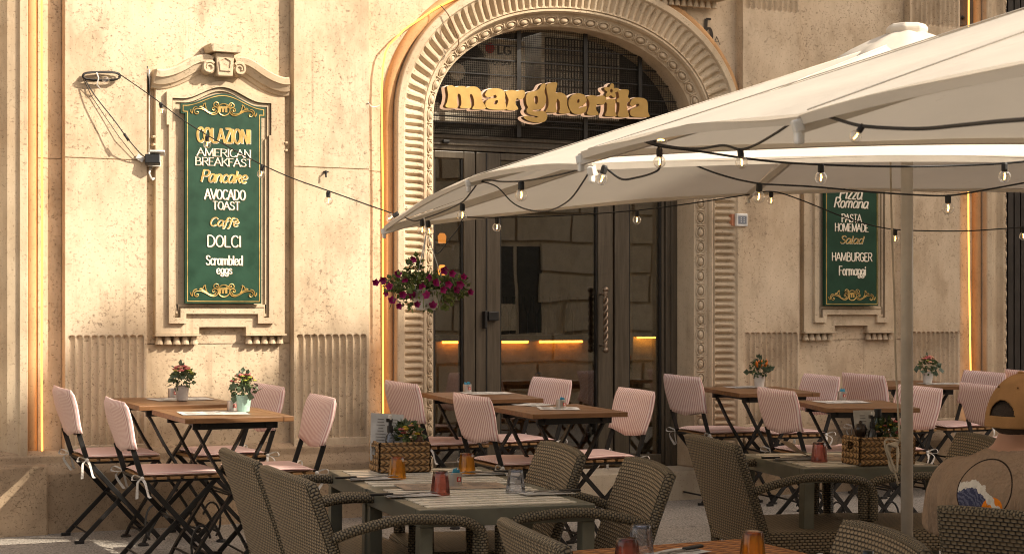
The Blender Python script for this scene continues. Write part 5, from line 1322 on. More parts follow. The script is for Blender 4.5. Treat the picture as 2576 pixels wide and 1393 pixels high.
light_string("bulb string bunched along the parasol's left edge from corner to rib end", 
  [(1010, 545, 8.2), (1030, 552, 8.15), (1045, 556, 8.0), (1072, 548, 7.9), (1120, 530, 7.6), (1163, 508, 7.25), (1186, 482, 7.0), (1206, 458, 6.85), (1230, 453, 6.7), (1262, 457, 6.5), (1310, 456, 6.1), (1370, 447, 5.7), (1430, 434, 5.4), (1482, 418, 5.1)],
  [(1062, 552, 7.95, 0), (1076, 555, 7.9, -8), (1163, 512, 7.2, 0), (1311, 456, 6.05, 0)])
light_string("loose black cable sagging under the parasol between two ribs", [(1212, 457, 6.8), (1250, 470, 6.7), (1290, 510, 6.6), (1330, 528, 6.4), (1380, 530, 6.1), (1430, 505, 5.7), (1465, 460, 5.3), (1490, 418, 5.1)], [], .0026)
light_string("loose black cable hanging beside the flower basket", [(1168, 540, 7.3), (1152, 575, 7.4), (1132, 600, 7.5), (1108, 632, 7.6), (1098, 637, 7.62), (1094, 628, 7.62)], [], .0024)
zfar = lambda x: zl(1000, 8.55, 2700, 9.2, x)
light_string("long bulb string under the parasol's far edge, crossing door and right menu board", 
  [(x, y, zfar(x)) for x, y in ((1040, 552), (1080, 544), (1165, 546), (1250, 547), (1420, 542), (1602, 529), (1750, 510), (1880, 490), (1945, 482), (2020, 505), (2120, 545), (2190, 566), (2252, 577), (2350, 581), (2450, 580), (2576, 571), (2640, 566))],
  [(1250, 547, zfar(1250), 0), (1602, 529, zfar(1602), 0), (1940, 481, zfar(1940), 0), (2252, 577, zfar(2252), 0), (2572, 571, zfar(2572), -6)])
light_string("string of bulbs hanging across the pole beneath the front parasol", 
  [(1612, 352, 4.75), (1660, 368, 4.75), (1760, 381, 4.8), (1865, 397, 4.85), (1960, 408, 4.9), (2065, 414, 5.0), (2180, 418, 5.05), (2300, 419, 5.1), (2420, 416, 5.15), (2527, 411, 5.15), (2640, 400, 5.15)],
  [(2065, 412, 5.0, 0), (2527, 409, 5.15, 0)])
light_string("string of bulbs drooping below the band of the parasol, right of the pole", 
  [(1738, 411, 5.5), (1790, 432, 5.6), (1850, 450, 5.7), (1911, 462, 5.8), (1960, 465, 5.9), (2050, 470, 6.0), (2180, 482, 6.1), (2300, 490, 6.2), (2385, 492, 6.2), (2460, 481, 6.2), (2576, 460, 6.2), (2640, 448, 6.2)],
  [(1911, 460, 5.8, 4), (2385, 490, 6.2, 0)])
light_string("nearest string of bulbs looped over the front parasol's edge", 
  [(1617, 350, 4.7), (1635, 358, 4.6), (1700, 371, 4.5), (1760, 374, 4.4), (1820, 366, 4.2), (1862, 376, 4.1), (1900, 365, 4.0), (1960, 330, 3.6), (2005, 298, 3.3), (2032, 286, 3.2), (2080, 293, 3.1), (2130, 308, 3.0), (2168, 317, 2.95), (2230, 322, 2.9), (2320, 324, 2.8), (2420, 315, 2.6), (2520, 305, 2.4), (2640, 297, 2.2)],
  [(1862, 374, 4.1, -6), (2172, 314, 2.95, 34)])
light_string("short loop of cable with bulbs at the front parasol's left corner", 
  [(1612, 352, 4.72), (1640, 358, 4.7), (1659, 374, 4.72), (1660, 420, 4.75), (1640, 436, 4.8), (1600, 447, 4.9), (1565, 451, 4.95), (1535, 432, 5.0), (1522, 418, 5.0)],
  [(1628, 354, 4.7, -92), (1659, 372, 4.72, 0), (1522, 416, 5.0, 14)])
# ================================================================ THINGS ON THE TABLES
def top_at(px, py, h, tbl, extra=0.0):
    p = on_ground(px, py, h); return stand(p.x, p.y, tbl[2] + extra, h)
TOPH, GTOP = TH + .0012, GH + .0022
def tumbler(px, py, tbl, mat, label, h=GTOP, scale=1.0):
    t = thing("tumbler", label, "glass", top_at(px, py, h, tbl))
    m = MB(); H = .082 * scale; n = 40
    prof = [(.036, .000), (.0362, .004), (.034, .016), (.0335, .020), (.0325, .030), (.0285, .066), (.0262, .079), (.0245, .082), (.0001, .082)]
    V, F = [], []
    for j, (r, z) in enumerate(prof):
        for k in range(n):
            a = 2 * math.pi * k / n; fl = 1 + (.035 * math.cos(10 * a) if 3 <= j <= 6 else .0); V.append(Vector((r * fl * scale * math.cos(a), r * fl * scale * math.sin(a), z * scale)))
    for j in range(len(prof) - 1):
        for k in range(n): F.append((j * n + k, j * n + (k + 1) % n, (j + 1) * n + (k + 1) % n, (j + 1) * n + k))
    m.add(V, F); m.build("glass_body", mat, t, smooth=True)
    m = MB(); m.lathe([(.0255 * scale, .0745 * scale), (.0265 * scale, .0822 * scale), (.022 * scale, .0832 * scale), (.0001, .0826 * scale)], (0, 0, 0), 24); m.build("thick_base", mat, t, smooth=True)
    return t
M_AMB = tumbler_mat("amber_glass", (1.0, .66, .2), .3); M_PLUM = tumbler_mat("plum_glass", (.76, .42, .38), .3); M_CLR = tumbler_mat("clear_blue_glass", (.86, .89, .97), .15)
tumbler(993, 1201, GT[1], M_AMB, "amber tumbler upside down before the left basket")
tumbler(1168, 1191, GT[1], M_AMB, "amber tumbler upside down just behind the tin on the joined tables")
tumbler(1101, 1241, GT[0], M_PLUM, "plum tumbler upside down at the left of the tin on the joined tables")
tumbler(1290, 1236, GT[0], M_CLR, "clear blue tumbler upside down at the right of the joined tables")
tumbler(2053, 1159, GT[2], M_PLUM, "plum tumbler upside down left of the right basket")
hh = .742 + .082
for px, py, mt, lb in ((1566, 1352, M_PLUM, "plum tumbler upside down on the orange woven table"), (1601, 1318, M_CLR, "clear tumbler with a blue rim on the orange woven table"), (1881, 1335, M_AMB, "amber tumbler upside down on the orange woven table's right side")):
    p = on_ground(px, py, hh); o = tumbler(0, 1200, GB, mt, lb); o.matrix_world = stand(p.x, p.y, 0, .744)
def tin(px, py, tbl, h, label, sachets=True):
    t = thing("sugar_tin", label, "tin", top_at(px, py, h, tbl, R(20)))
    m = MB(); m.lathe([(.0265, 0), (.0265, .05), (.0245, .05), (.0245, .01), (.0001, .01)], (0, 0, 0), 24); m.build("can", M_TIN, t, bevel=.001)
    m = MB(); 
    for a in (-95,):
        c, s_ = math.cos(R(a)), math.sin(R(a)); M = Matrix(((-s_, c, 0), (c, s_, 0), (0, 0, 1))); m.box((.0268 * c, .0268 * s_, .026), (.017, .0016, .017), M)
    o = m.build("red_label", M_RED, t)
    lm = MB(); c, s_ = math.cos(R(-95)), math.sin(R(-95)); lettering(lm, "i", (-.004, -.005, -.001, .005), 0, .25, 0, xform=lambda a, b, d: Vector((-s_ * a * -1 + .0279 * c, c * a * -1 + .0279 * s_, .026 + b))); lettering(lm, "ll", (-.001, -.005, .005, .005), 0, .2, 0, xform=lambda a, b, d: Vector((-s_ * a * -1 + .0279 * c, c * a * -1 + .0279 * s_, .026 + b))); lm.build("lettering", M_CREAM, o, fix=False)
    if sachets:
        rnd = random.Random(int(px)); m = MB()
        for k in range(5):
            M = Matrix.Rotation(rnd.uniform(-.5, .5), 3, 'Y') @ Matrix.Rotation(rnd.uniform(-1, 1), 3, 'Z'); m.box((rnd.uniform(-.012, .012), rnd.uniform(-.012, .012), .046 + rnd.uniform(0, .006)), (.02, .003, .024), M)
        m.build("sachets", M_BLUE, t)
    return t
tin(1138, 1219, GT[0], GTOP, "sugar tin with blue sachets between the tumblers on the joined tables")
tin(431, 998, TABLES[0], TOPH, "plain sugar tin beside the grey-white flower pot", False)
tin(580, 1031, TABLES[1], TOPH, "plain sugar tin beside the mint green flower pot", False)
tin(1171, 986, TABLES[2], TOPH, "sugar tin with blue sachets on the table just before the door")
tin(1406, 1027, TABLES[3], TOPH, "sugar tin with blue sachets on the middle front table")
tin(2112, 1004, TABLES[5], TOPH, "sugar tin with a pale blue sachet on the table left of the pole")

def sheet(px, py, tbl, h, w, l, rot, mat, name, label, cat, curl=0.0, printed=True):
    M = top_at(px, py, h, tbl, R(rot)); t = thing(name, label, cat, M)
    m = MB(); m.grid(lambda a, b: Vector(((a - .5) * w, (b - .5) * l, .0016 + .0012 * math.sin(9 * a + 2) * math.sin(7 * b) + curl * max(0, .45 - a) ** 2 * 2.4)), 14, 8); m.build("sheet", mat, t, smooth=True)
    if printed:
        m = MB(); rnd = random.Random(int(px + py))
        for c in range(3):
            for k in range(8):
                x0 = -w * .42 + c * w * .30; ww = w * rnd.uniform(.1, .24); y0 = -l * .38 + k * l * .095
                if rnd.random() < .75: m.box((x0 + ww / 2, y0, .0042 + curl * max(0, .45 - (x0 + ww / 2) / w - .5) ** 2 * 2.4), (ww, l * .022, .0004))
        m.build("print", M_INK, t)
    return t
M_INK = plain("grey_ink", (.22, .2, .18), .8)
sheet(452, 1003, TABLES[0], TOPH, .34, .20, 4, M_PAPER, "menu_sheet", "printed paper under the grey-white flower pot", "paper")
sheet(533, 1038, TABLES[1], TOPH, .34, .22, -8, M_PAPER, "menu_sheet", "printed paper on the table with the mint pot", "paper")
sheet(1222, 988, TABLES[2], TOPH, .28, .2, 6, M_PAPER, "menu_sheet", "printed paper on the table just before the door", "paper")
sheet(1400, 1026, TABLES[3], TOPH, .22, .22, -20, M_PAPER, "menu_sheet", "printed paper under the tin on the middle front table", "paper")
sheet(1338, 1017, TABLES[3], TOPH, .2, .16, 24, M_PAPER, "menu_sheet", "printed paper at the left edge of the middle front table, tilted", "paper")
sheet(1872, 973, TABLES[4], TOPH, .26, .16, 6, M_PAPER, "menu_sheet", "printed paper beside the pot of orange flowers", "paper")
sheet(2112, 1010, TABLES[5], TOPH, .30, .2, 10, M_PAPER, "menu_sheet", "printed paper under the tin left of the pole", "paper")
sheet(2362, 964, TABLES[6], TOPH, .30, .16, 6, M_PAPER, "menu_sheet", "printed paper under the pot of pink flowers", "paper")
sheet(1130, 1221, GT[0], GTOP, .40, .19, -4, M_KRAFT, "placemat", "brown paper mat in the middle of the joined tables", "placemat", 0, True)
sheet(2062, 1150, GT[2], GTOP, .34, .24, -10, M_KRAFT, "placemat", "brown paper mat curling up beside the right basket", "placemat", .15, True)
def setting(px, py, tbl, rot, where, kx=-1, h=GTOP):
    sheet(px, py, tbl, h + .003, .20, .10, rot, M_PAPER, "napkin", "white paper napkin " + where, "napkin", 0, False)
    M = top_at(px, py, h + .008, tbl, R(rot))
    t = thing("knife", "black handled knife on the napkin " + where, "knife", M); s = kx
    m = MB(); m.box((s * .10, .018, .004), (.085, .014, .009)); m.build("handle", M_BLACK, t, bevel=.003)
    m = MB(); m.box((s * .01, .018, .003), (.10, .012, .0016)); m.build("blade", M_STEEL, t)
    t = thing("fork", "steel fork lying on the napkin " + where, "fork", M)
    m = MB(); P = smooth_loop([(s * .09, -.012, .002), (s * .03, -.012, .004), (s * -.03, -.012, .010), (s * -.055, -.012, .008)], 3, False); m.tube(P, .0028, 5)
    for q in (-.006, -.002, .002, .006): m.tube([(s * -.055, -.012 + q * .8, .008), (s * -.075, -.012 + q, .011), (s * -.095, -.012 + q, .007)], .0013, 4)
    m.build("fork_body", M_STEEL, t, smooth=True)
setting(932, 1201, GT[1], 2, "at the left back of the joined tables"); setting(1026, 1243, GT[0], 0, "beside the plum tumbler at the front left")
setting(1206, 1189, GT[1], 4, "at the right back of the joined tables", 1); setting(1368, 1238, GT[0], 2, "beside the clear tumbler at the front right", 1)
setting(1990, 1152, GT[2], -4, "on the right slatted table"); setting(1690, 1388, GB, 20, "on the orange woven table", 1, .744)

def leaf_ball(m, c, r, n, rnd, size=(.02, .035), up=.3, flat=1.0, shape=None):
    for k in range(n):
        d = Vector((rnd.gauss(0, 1), rnd.gauss(0, 1), rnd.gauss(0, 1) + up)).normalized(); q = rnd.random() ** .4
        p = Vector(c) + Vector((d.x * r[0], d.y * r[1], d.z * r[2])) * q
        L = rnd.uniform(*size); w = L * rnd.uniform(.28, .5) * flat; ax = (d + Vector((rnd.uniform(-.7, .7), rnd.uniform(-.7, .7), rnd.uniform(-.5, .6)))).normalized(); sd = ax.cross(Vector((rnd.uniform(-1, 1), rnd.uniform(-1, 1), rnd.uniform(-1, 1)))).normalized(); nn = ax.cross(sd)
        m.add([p, p + ax * L * .45 + sd * w - nn * L * .05, p + ax * L - nn * L * .16, p + ax * L * .45 - sd * w - nn * L * .05, p + ax * L * .5 + nn * L * .03], [(0, 1, 4), (1, 2, 4), (2, 3, 4), (3, 0, 4)])
def blossom(m, c, r, rnd, n=6):
    c = Vector(c)
    for ring_, rr in ((1.0, r), (.6, r * .62)):
        for k in range(n):
            a = 2 * math.pi * k / n + ring_ * 2; d = Vector((math.cos(a), math.sin(a), .3 + (1 - ring_))).normalized()
            m.ball(c + d * rr * .62, (rr * .5, rr * .5, rr * .34), 6, 4)
    m.ball(c + Vector((0, 0, r * .35)), r * .4, 6, 4)
M_POTG = plain("pale_grey_ceramic", (.42, .38, .34), .5); M_MINT = plain("mint_ceramic", (.36, .55, .46), .45); M_POTW = plain("white_ceramic", (.66, .62, .56), .4)
M_PINK = plain("pink_petals", (.62, .17, .16), .7, 0, .3, .25); M_PEACH = plain("peach_petals", (.62, .33, .2), .7, 0, .3, .25); M_ORG = plain("orange_petals", (.66, .17, .02), .6, 0, .3, .2); M_LIME = plain("lime_buds", (.36, .38, .05), .6, 0, .3, .2)
def flower_pot(px, py, tbl, potm, r, h, label, seed, style):
    t = thing("flower_pot", label, "flower pot", top_at(px, py, TOPH + .002, tbl)); rnd = random.Random(seed)
    m = MB(); m.lathe([(r * .70, 0), (r * .74, .004), (r * .94, h * .93), (r, h), (r * .9, h), (r * .86, h * .85), (.001, h * .85)], (0, 0, 0), 24); m.build("pot", potm, t, smooth=False)
    m = MB(); leaf_ball(m, (0, 0, h + .042), (r * 1.6, r * 1.6, .055), 150, rnd, (.014, .028), .35); m.build("foliage", M_LEAF, t)
    m = MB(); leaf_ball(m, (0, 0, h + .02), (r * 1.9, r * 1.9, .03), 14, rnd, (.035, .05), -.2, 1.5); leaf_ball(m, (-.01, 0, h + .07), (r * .7, r * .7, .05), 8, rnd, (.03, .045), 1.2); m.build("broad_leaves", M_LEAF2, t)
    if style == 'pink':
        for mt, n_, rr in ((M_PINK, 9, .017), (M_PEACH, 8, .016), (M_LIME, 9, .011)):
            m = MB()
            for k in range(n_):
                a = rnd.uniform(0, 6.28); q = rnd.uniform(.2, 1.35) * r; blossom(m, (q * math.cos(a), q * math.sin(a), h + .04 + .058 * (1 - (q / r / 1.7) ** 2) + rnd.uniform(-.004, .012)), rr, rnd)
            m.build("blossoms", mt, t, smooth=True)
    else:
        m = MB()
        for k in range(9):
            a = rnd.uniform(0, 6.28); q = rnd.uniform(.3, 1.4) * r; b = Vector((q * math.cos(a), q * math.sin(a), h + .05)); tip = b + Vector((.02 * math.cos(a), .02 * math.sin(a), rnd.uniform(.03, .055)))
            m.tube([b, b.lerp(tip, .5), tip], [.005, .010, .002], 6)
        m.build("blossoms", mt if False else M_ORG, t, smooth=True)
    return t
flower_pot(455, 1006, TABLES[0], M_POTG, .040, .082, "grey-white pot of pink flowers on the left wall table", 2, 'pink')
flower_pot(609, 1034, TABLES[1], M_MINT, .042, .084, "mint green pot of peach flowers on the nearer left table", 5, 'pink')
flower_pot(1905, 974, TABLES[4], M_POTW, .040, .082, "white pot of orange flowers on the table right of the door", 8, 'orange')
flower_pot(2328, 963, TABLES[6], M_POTW, .040, .078, "white pot of pink flowers on the table right of the pole", 11, 'pink')

# ---- woven baskets with condiments
def basket(px0, py0, px1, py1, tbl, label, L=.205, D_=.135, H=.112):
    a, b = on_ground(px0, py0, GTOP), on_ground(px1, py1, GTOP); L = (b - a).length; yaw = math.atan2(b.y - a.y, b.x - a.x); ctr = (a + b) / 2 + Vector((-math.sin(yaw), math.cos(yaw), 0)) * D_ / 2
    t = thing("woven_basket", label, "basket", stand(ctr.x, ctr.y, yaw, GTOP))
    def side(p0, p1, nm, hole=False):
        p0, p1 = Vector(p0), Vector(p1); n = (p1 - p0).normalized().cross(Vector((0, 0, 1))); ln = (p1 - p0).length; m = MB()
        def f(th):
            def g_(a, b):
                bulge = .0035 * abs(math.sin(b * math.pi * 4)); return p0.lerp(p1, a) + Vector((0, 0, H * b)) + n * (th + bulge + .003 * math.sin(6 * a))
            return g_
        nu, nv = 24, 24
        m.grid(f(.006), nu, nv, lambda a, b: (a * ln, b * H)); m.grid(f(-.006), nu, nv, lambda a, b: (a * ln, b * H), True)
        if hole:
            keep = []
            for fc, u in zip(m.f, m.uv):
                c = sum((Vector(m.v[i]) for i in fc), Vector()) / len(fc); q = (c - p0).dot((p1 - p0)) / ln / ln
                if not (.36 < q < .64 and .60 * H < c.z < .88 * H): keep.append((fc, u))
            m.f = [k[0] for k in keep]; m.uv = [k[1] for k in keep]
        m.build(nm, M_BASKET, t, smooth=True, fix=False)
    x, y = L / 2, D_ / 2
    side((-x, -y, 0), (x, -y, 0), "front_panel"); side((x, y, 0), (-x, y, 0), "back_panel"); side((-x, y, 0), (-x, -y, 0), "end_panel", True); side((x, -y, 0), (x, y, 0), "end_panel", True)
    m = MB(); m.tube([(-x, -y, H), (x, -y, H), (x, y, H), (-x, y, H), (-x, -y, H)], .0075, 8, False); m.build("rim", M_BASKET, t, smooth=True)
    MB().bounds((-x, -y, .002), (x, y, .012)).build("bottom", M_KRAFT, t)
    return t, stand(ctr.x, ctr.y, yaw, GTOP), L, H
def item(name, M, off, label, cat): return thing(name, label, cat, M @ Matrix.Translation(Vector(off)))
def spray(M, off, where):
    t = item("spray_bottle", M, off, "clear oil spray bottle with a black pump " + where, "spray bottle")
    m = MB(); m.lathe([(.018, 0), (.019, .1), (.017, .125), (.009, .135), (.009, .142)], (0, 0, 0), 16); m.build("bottle", M_CLR, t, smooth=True)
    m = MB(); m.lathe([(.012, .140), (.012, .165), (.007, .168), (.007, .182)], (0, 0, 0), 14); m.box((-.004, 0, .188), (.024, .014, .014)); m.build("pump", M_BLACK, t)
    m = MB(); m.lathe([(.008, .190), (.008, .208), (.0, .210)], (0, 0, 0), 12); m.build("nozzle_cap", M_POTW, t)
def posy(M, off, where, seed):
    t = item("flower_bunch", M, off, "bunch of yellow and pink flowers " + where, "flowers"); rnd = random.Random(seed)
    m = MB(); leaf_ball(m, (0, 0, .04), (.055, .04, .04), 90, rnd, (.02, .04), .4); m.tube([(0, 0, -.07), (0, 0, .03)], .012, 6); m.build("foliage", M_LEAF, t)
    for mt, n_, rr in ((plain("yellow_petals", (.55, .38, .02), .6, 0, .3, .2), 9, .011), (M_PINK, 4, .012), (M_PEACH, 3, .011)):
        m = MB()
        for k in range(n_): blossom(m, (rnd.uniform(-.055, .055), rnd.uniform(-.04, .02), rnd.uniform(.025, .085)), rr, rnd)
        m.build("blossoms", mt, t, smooth=True)
def card(M, off, where, rot):
    t = item("menu_card", M, off, "printed menu card standing " + where, "menu card"); rm = Matrix.Rotation(R(-14), 3, 'X') @ Matrix.Rotation(R(rot), 3, 'Y')
    m = MB(); m.box((0, 0, .11), (.135, .002, .19), rm); m.build("card", M_PAPER, t)
    m = MB(); rnd = random.Random(3)
    for k in range(11):
        for c in (-1, 1):
            w = rnd.uniform(.02, .042); m.box(Vector((0, 0, .12)) + rm @ Vector((c * .027, -.0016, .062 - k * .012)), (w, .0006, .0028), rm)
    m.build("print", M_INK, t)
_, MBK, LB, HB = basket(951, 1188, 1073, 1185, GT[1], "woven basket with flowers and a spray bottle at the back of the joined tables")
card(MBK, (-.045, .035, .02), "in the left basket", 4); spray(MBK, (-.045, -.01, .014), "in the left basket"); posy(MBK, (.03, 0, HB - .01), "in the left basket", 4)
t = item("onion", MBK, (.075, -.005, HB + .006), "small brown gourd on top of the flowers in the left basket", "gourd"); m = MB(); m.lathe([(.0, -.022), (.018, -.014), (.022, 0), (.017, .014), (.006, .022), (.002, .03)], (0, 0, 0), 14); m.build("gourd_body", plain("brown_gourd", (.11, .045, .02), .4), t, smooth=True)
_, MBK, LB, HB = basket(2156, 1170, 2290, 1166, GT[2], "woven basket with pepper mill, bottles and flowers by the parasol pole")
card(MBK, (-.02, .045, .02), "in the right basket", 0); spray(MBK, (-.045, -.02, .014), "in the right basket"); posy(MBK, (.035, -.005, HB - .012), "in the right basket", 9)
t = item("pepper_mill", MBK, (-.085, .01, .014), "dark round topped pepper mill in the right basket", "pepper mill"); m = MB(); m.lathe([(.022, 0), (.022, .09), (.017, .1), (.025, .118), (.027, .135), (.022, .152), (.008, .158), (.008, .166), (.0, .170)], (0, 0, 0), 18); m.build("mill_body", plain("dark_lacquer", (.03, .018, .012), .22), t, smooth=True)
t = item("bottle", MBK, (.012, .03, .014), "dark green bottle neck rising from the right basket", "bottle"); m = MB(); m.lathe([(.024, 0), (.025, .12), (.020, .15), (.0125, .17), (.012, .205), (.0145, .207), (.0145, .216), (.0, .217)], (0, 0, 0), 16); m.build("bottle_body", plain("green_bottle_glass", (.02, .035, .012), .12), t, smooth=True)
m = MB(); m.lathe([(.0135, .180), (.0152, .181), (.0152, .2165), (.0, .2175)], (0, 0, 0), 14); m.build("foil_cap", M_BLACK, t)

# ---- hanging flower basket
Zh = 7.9; hb0 = at_depth(1073, 780, Zh)
hb = thing("hanging_flower_basket", "white hanging pot of magenta petunias below the parasol corner", "hanging basket", Matrix.Translation(hb0)); rnd = random.Random(12)
k_ = Zh / FOC
m = MB(); m.lathe([(.040, 0), (.046, .004), (.066, .07), (.080, .082), (.083, .088), (.076, .086), (.07, .075), (.001, .075)], (0, 0, 0), 24); m.build("pot", M_POTW, hb)
m = MB()
for a in (90, 210, 330): m.tube([(.085 * math.cos(R(a)), .08 * math.sin(R(a)), .085), (0, 0, .34)], .0022, 5)
m.tube([(0, 0, .34), (-.012, 0, .40)], .0025, 5); m.build("hanger", M_WHITE, hb)
m = MB(); leaf_ball(m, (0, 0, .095), (.15, .13, .05), 420, rnd, (.016, .032), .15); leaf_ball(m, (-.09, 0, .11), (.08, .07, .05), 170, rnd, (.015, .03), .2); leaf_ball(m, (.11, 0, .105), (.09, .07, .05), 200, rnd, (.015, .03), .1)
leaf_ball(m, (-.055, 0, .17), (.035, .03, .06), 90, rnd, (.014, .03), .5); leaf_ball(m, (.0, 0, .04), (.12, .1, .04), 80, rnd, (.014, .028), -.6); leaf_ball(m, (-.16, 0, .11), (.05, .03, .03), 50, rnd, (.012, .024), 0)
for k in range(26):
    a = rnd.uniform(0, 6.28); q = rnd.uniform(.08, .19); m.tube(smooth_loop([(0, 0, .09), (q * .6 * math.cos(a), q * .6 * math.sin(a), .13 + rnd.uniform(-.02, .05)), (q * math.cos(a), q * math.sin(a), .08 + rnd.uniform(-.08, .06))], 3, False), .0018, 4)
m.build("foliage", plain("petunia_leaf", (.15, .19, .045), .5, 0, .4, .35), hb)
M3 = Matrix.Rotation(-PHI, 3, 'Z')
spots = [(950, 712), (968, 706), (975, 738), (990, 756), (1003, 690), (1018, 742), (1046, 655), (1040, 742), (1066, 722), (1078, 743), (1052, 766), (1120, 682), (1140, 690), (1132, 716), (1100, 712), (1118, 730), (1160, 716), (1168, 698), (1185, 736), (1008, 770), (1092, 768), (1150, 728), (985, 722), (1022, 705), (1084, 700)]
m = MB()
for x, y in spots:
    c = M3 @ Vector(((x - 1073) * k_, rnd.uniform(-.15, -.06), (780 - y) * k_)); r = rnd.uniform(.0125, .0185); ax = (M3 @ Vector((rnd.uniform(-.6, .6), -1, rnd.uniform(-.5, .5)))).normalized(); s1 = ax.orthogonal().normalized(); s2 = ax.cross(s1); V = [c - ax * .014]; n = 20
    for k in range(n):
        a = 2 * math.pi * k / n; q = r * (1 + .16 * math.cos(5 * a + k_ )); V.append(c + (s1 * math.cos(a) + s2 * math.sin(a)) * q + ax * (.004 + .003 * math.cos(5 * a)))
    m.add(V, [(0, 1 + k, 1 + (k + 1) % n) for k in range(n)])
m.build("petunias", M_PETUNIA, hb)

# ================================================================ THE MAN IN THE CAP
MAN = stand(WM[8].translation.x - CS * .175, WM[8].translation.y + SN * .175, R(15))
man = thing("person", "man in a tan baseball cap and brown printed t-shirt, seen from behind", "person", MAN)
M_SKIN = plain("skin", (.50, .27, .175), .5, 0, .4, .06)
SV = []; SE = []; SR_ = []
def node(p, r, parent=None):
    SV.append(p); SR_.append(r)
    if parent is not None: SE.append((parent, len(SV) - 1))
    return len(SV) - 1
pel = node((-.02, 0, .50), .12)
sp1 = node((-.055, 0, .66), .115, pel); sp2 = node((-.07, 0, .80), .12, sp1); sp3 = node((-.06, 0, .90), .10, sp2); nk0 = node((-.035, 0, .965), .062, sp3); nk1 = node((-.012, 0, 1.02), .056, nk0)
h1 = node((.008, 0, 1.065), .070, nk1); h2 = node((.008, 0, 1.115), .088, h1); h3 = node((.002, 0, 1.165), .080, h2)
nose = node((.108, 0, 1.085), .012, h2)
for s in (-1, 1):
    ear = node((.0, .086 * s, 1.09), .014, h1 if False else h2)
    sh = node((-.06, .165 * s, .885), .060, sp3); el = node((.0, .245 * s, .665), .042, sh); wr = node((.20, .17 * s, .60), .028, el); pa = node((.255, .15 * s, .595), .027, wr)
    for k, ln in enumerate((.058, .066, .062, .048)):
        b = node((.29, (.15 + .022 - .015 * k) * s, .592), .0095, pa); c_ = node((.29 + ln * .55, (.15 + .024 - .016 * k) * s, .585), .0085, b); node((.29 + ln, (.15 + .024 - .016 * k) * s, .570), .0078, c_)
    th_ = node((.262, .118 * s, .59), .011, pa); node((.30, .098 * s, .583), .009, th_)
    hp = node((.03, .095 * s, .50), .085, pel); kn = node((.43, .13 * s, .50), .058, hp); an = node((.42, .13 * s, .09), .038, kn); node((.53, .14 * s, .04), .032, an)
me = bpy.data.meshes.new("body"); me.from_pydata(SV, SE, []); tmp = bpy.data.objects.new("body", me); C.objects.link(tmp)
md = tmp.modifiers.new("skin", 'SKIN'); 
if not me.skin_vertices: 
    bm = bmesh.new(); bm.from_mesh(me); bm.verts.layers.skin.verify(); bm.to_mesh(me); bm.free()
for i, r in enumerate(SR_): me.skin_vertices[0].data[i].radius = (r, r); me.skin_vertices[0].data[i].use_root = (i == 0)
sb = tmp.modifiers.new("sub", 'SUBSURF'); sb.levels = 2; sb.render_levels = 2
bpy.context.view_layer.update(); dg = bpy.context.evaluated_depsgraph_get()
body_me = bpy.data.meshes.new_from_object(tmp.evaluated_get(dg)); bpy.data.objects.remove(tmp); bpy.data.meshes.remove(me)
body_me.materials.clear(); body_me.materials.append(M_SKIN); body_me.polygons.foreach_set("use_smooth", [True] * len(body_me.polygons))
bo = bpy.data.objects.new("body", body_me); C.objects.link(bo); bo.parent = man
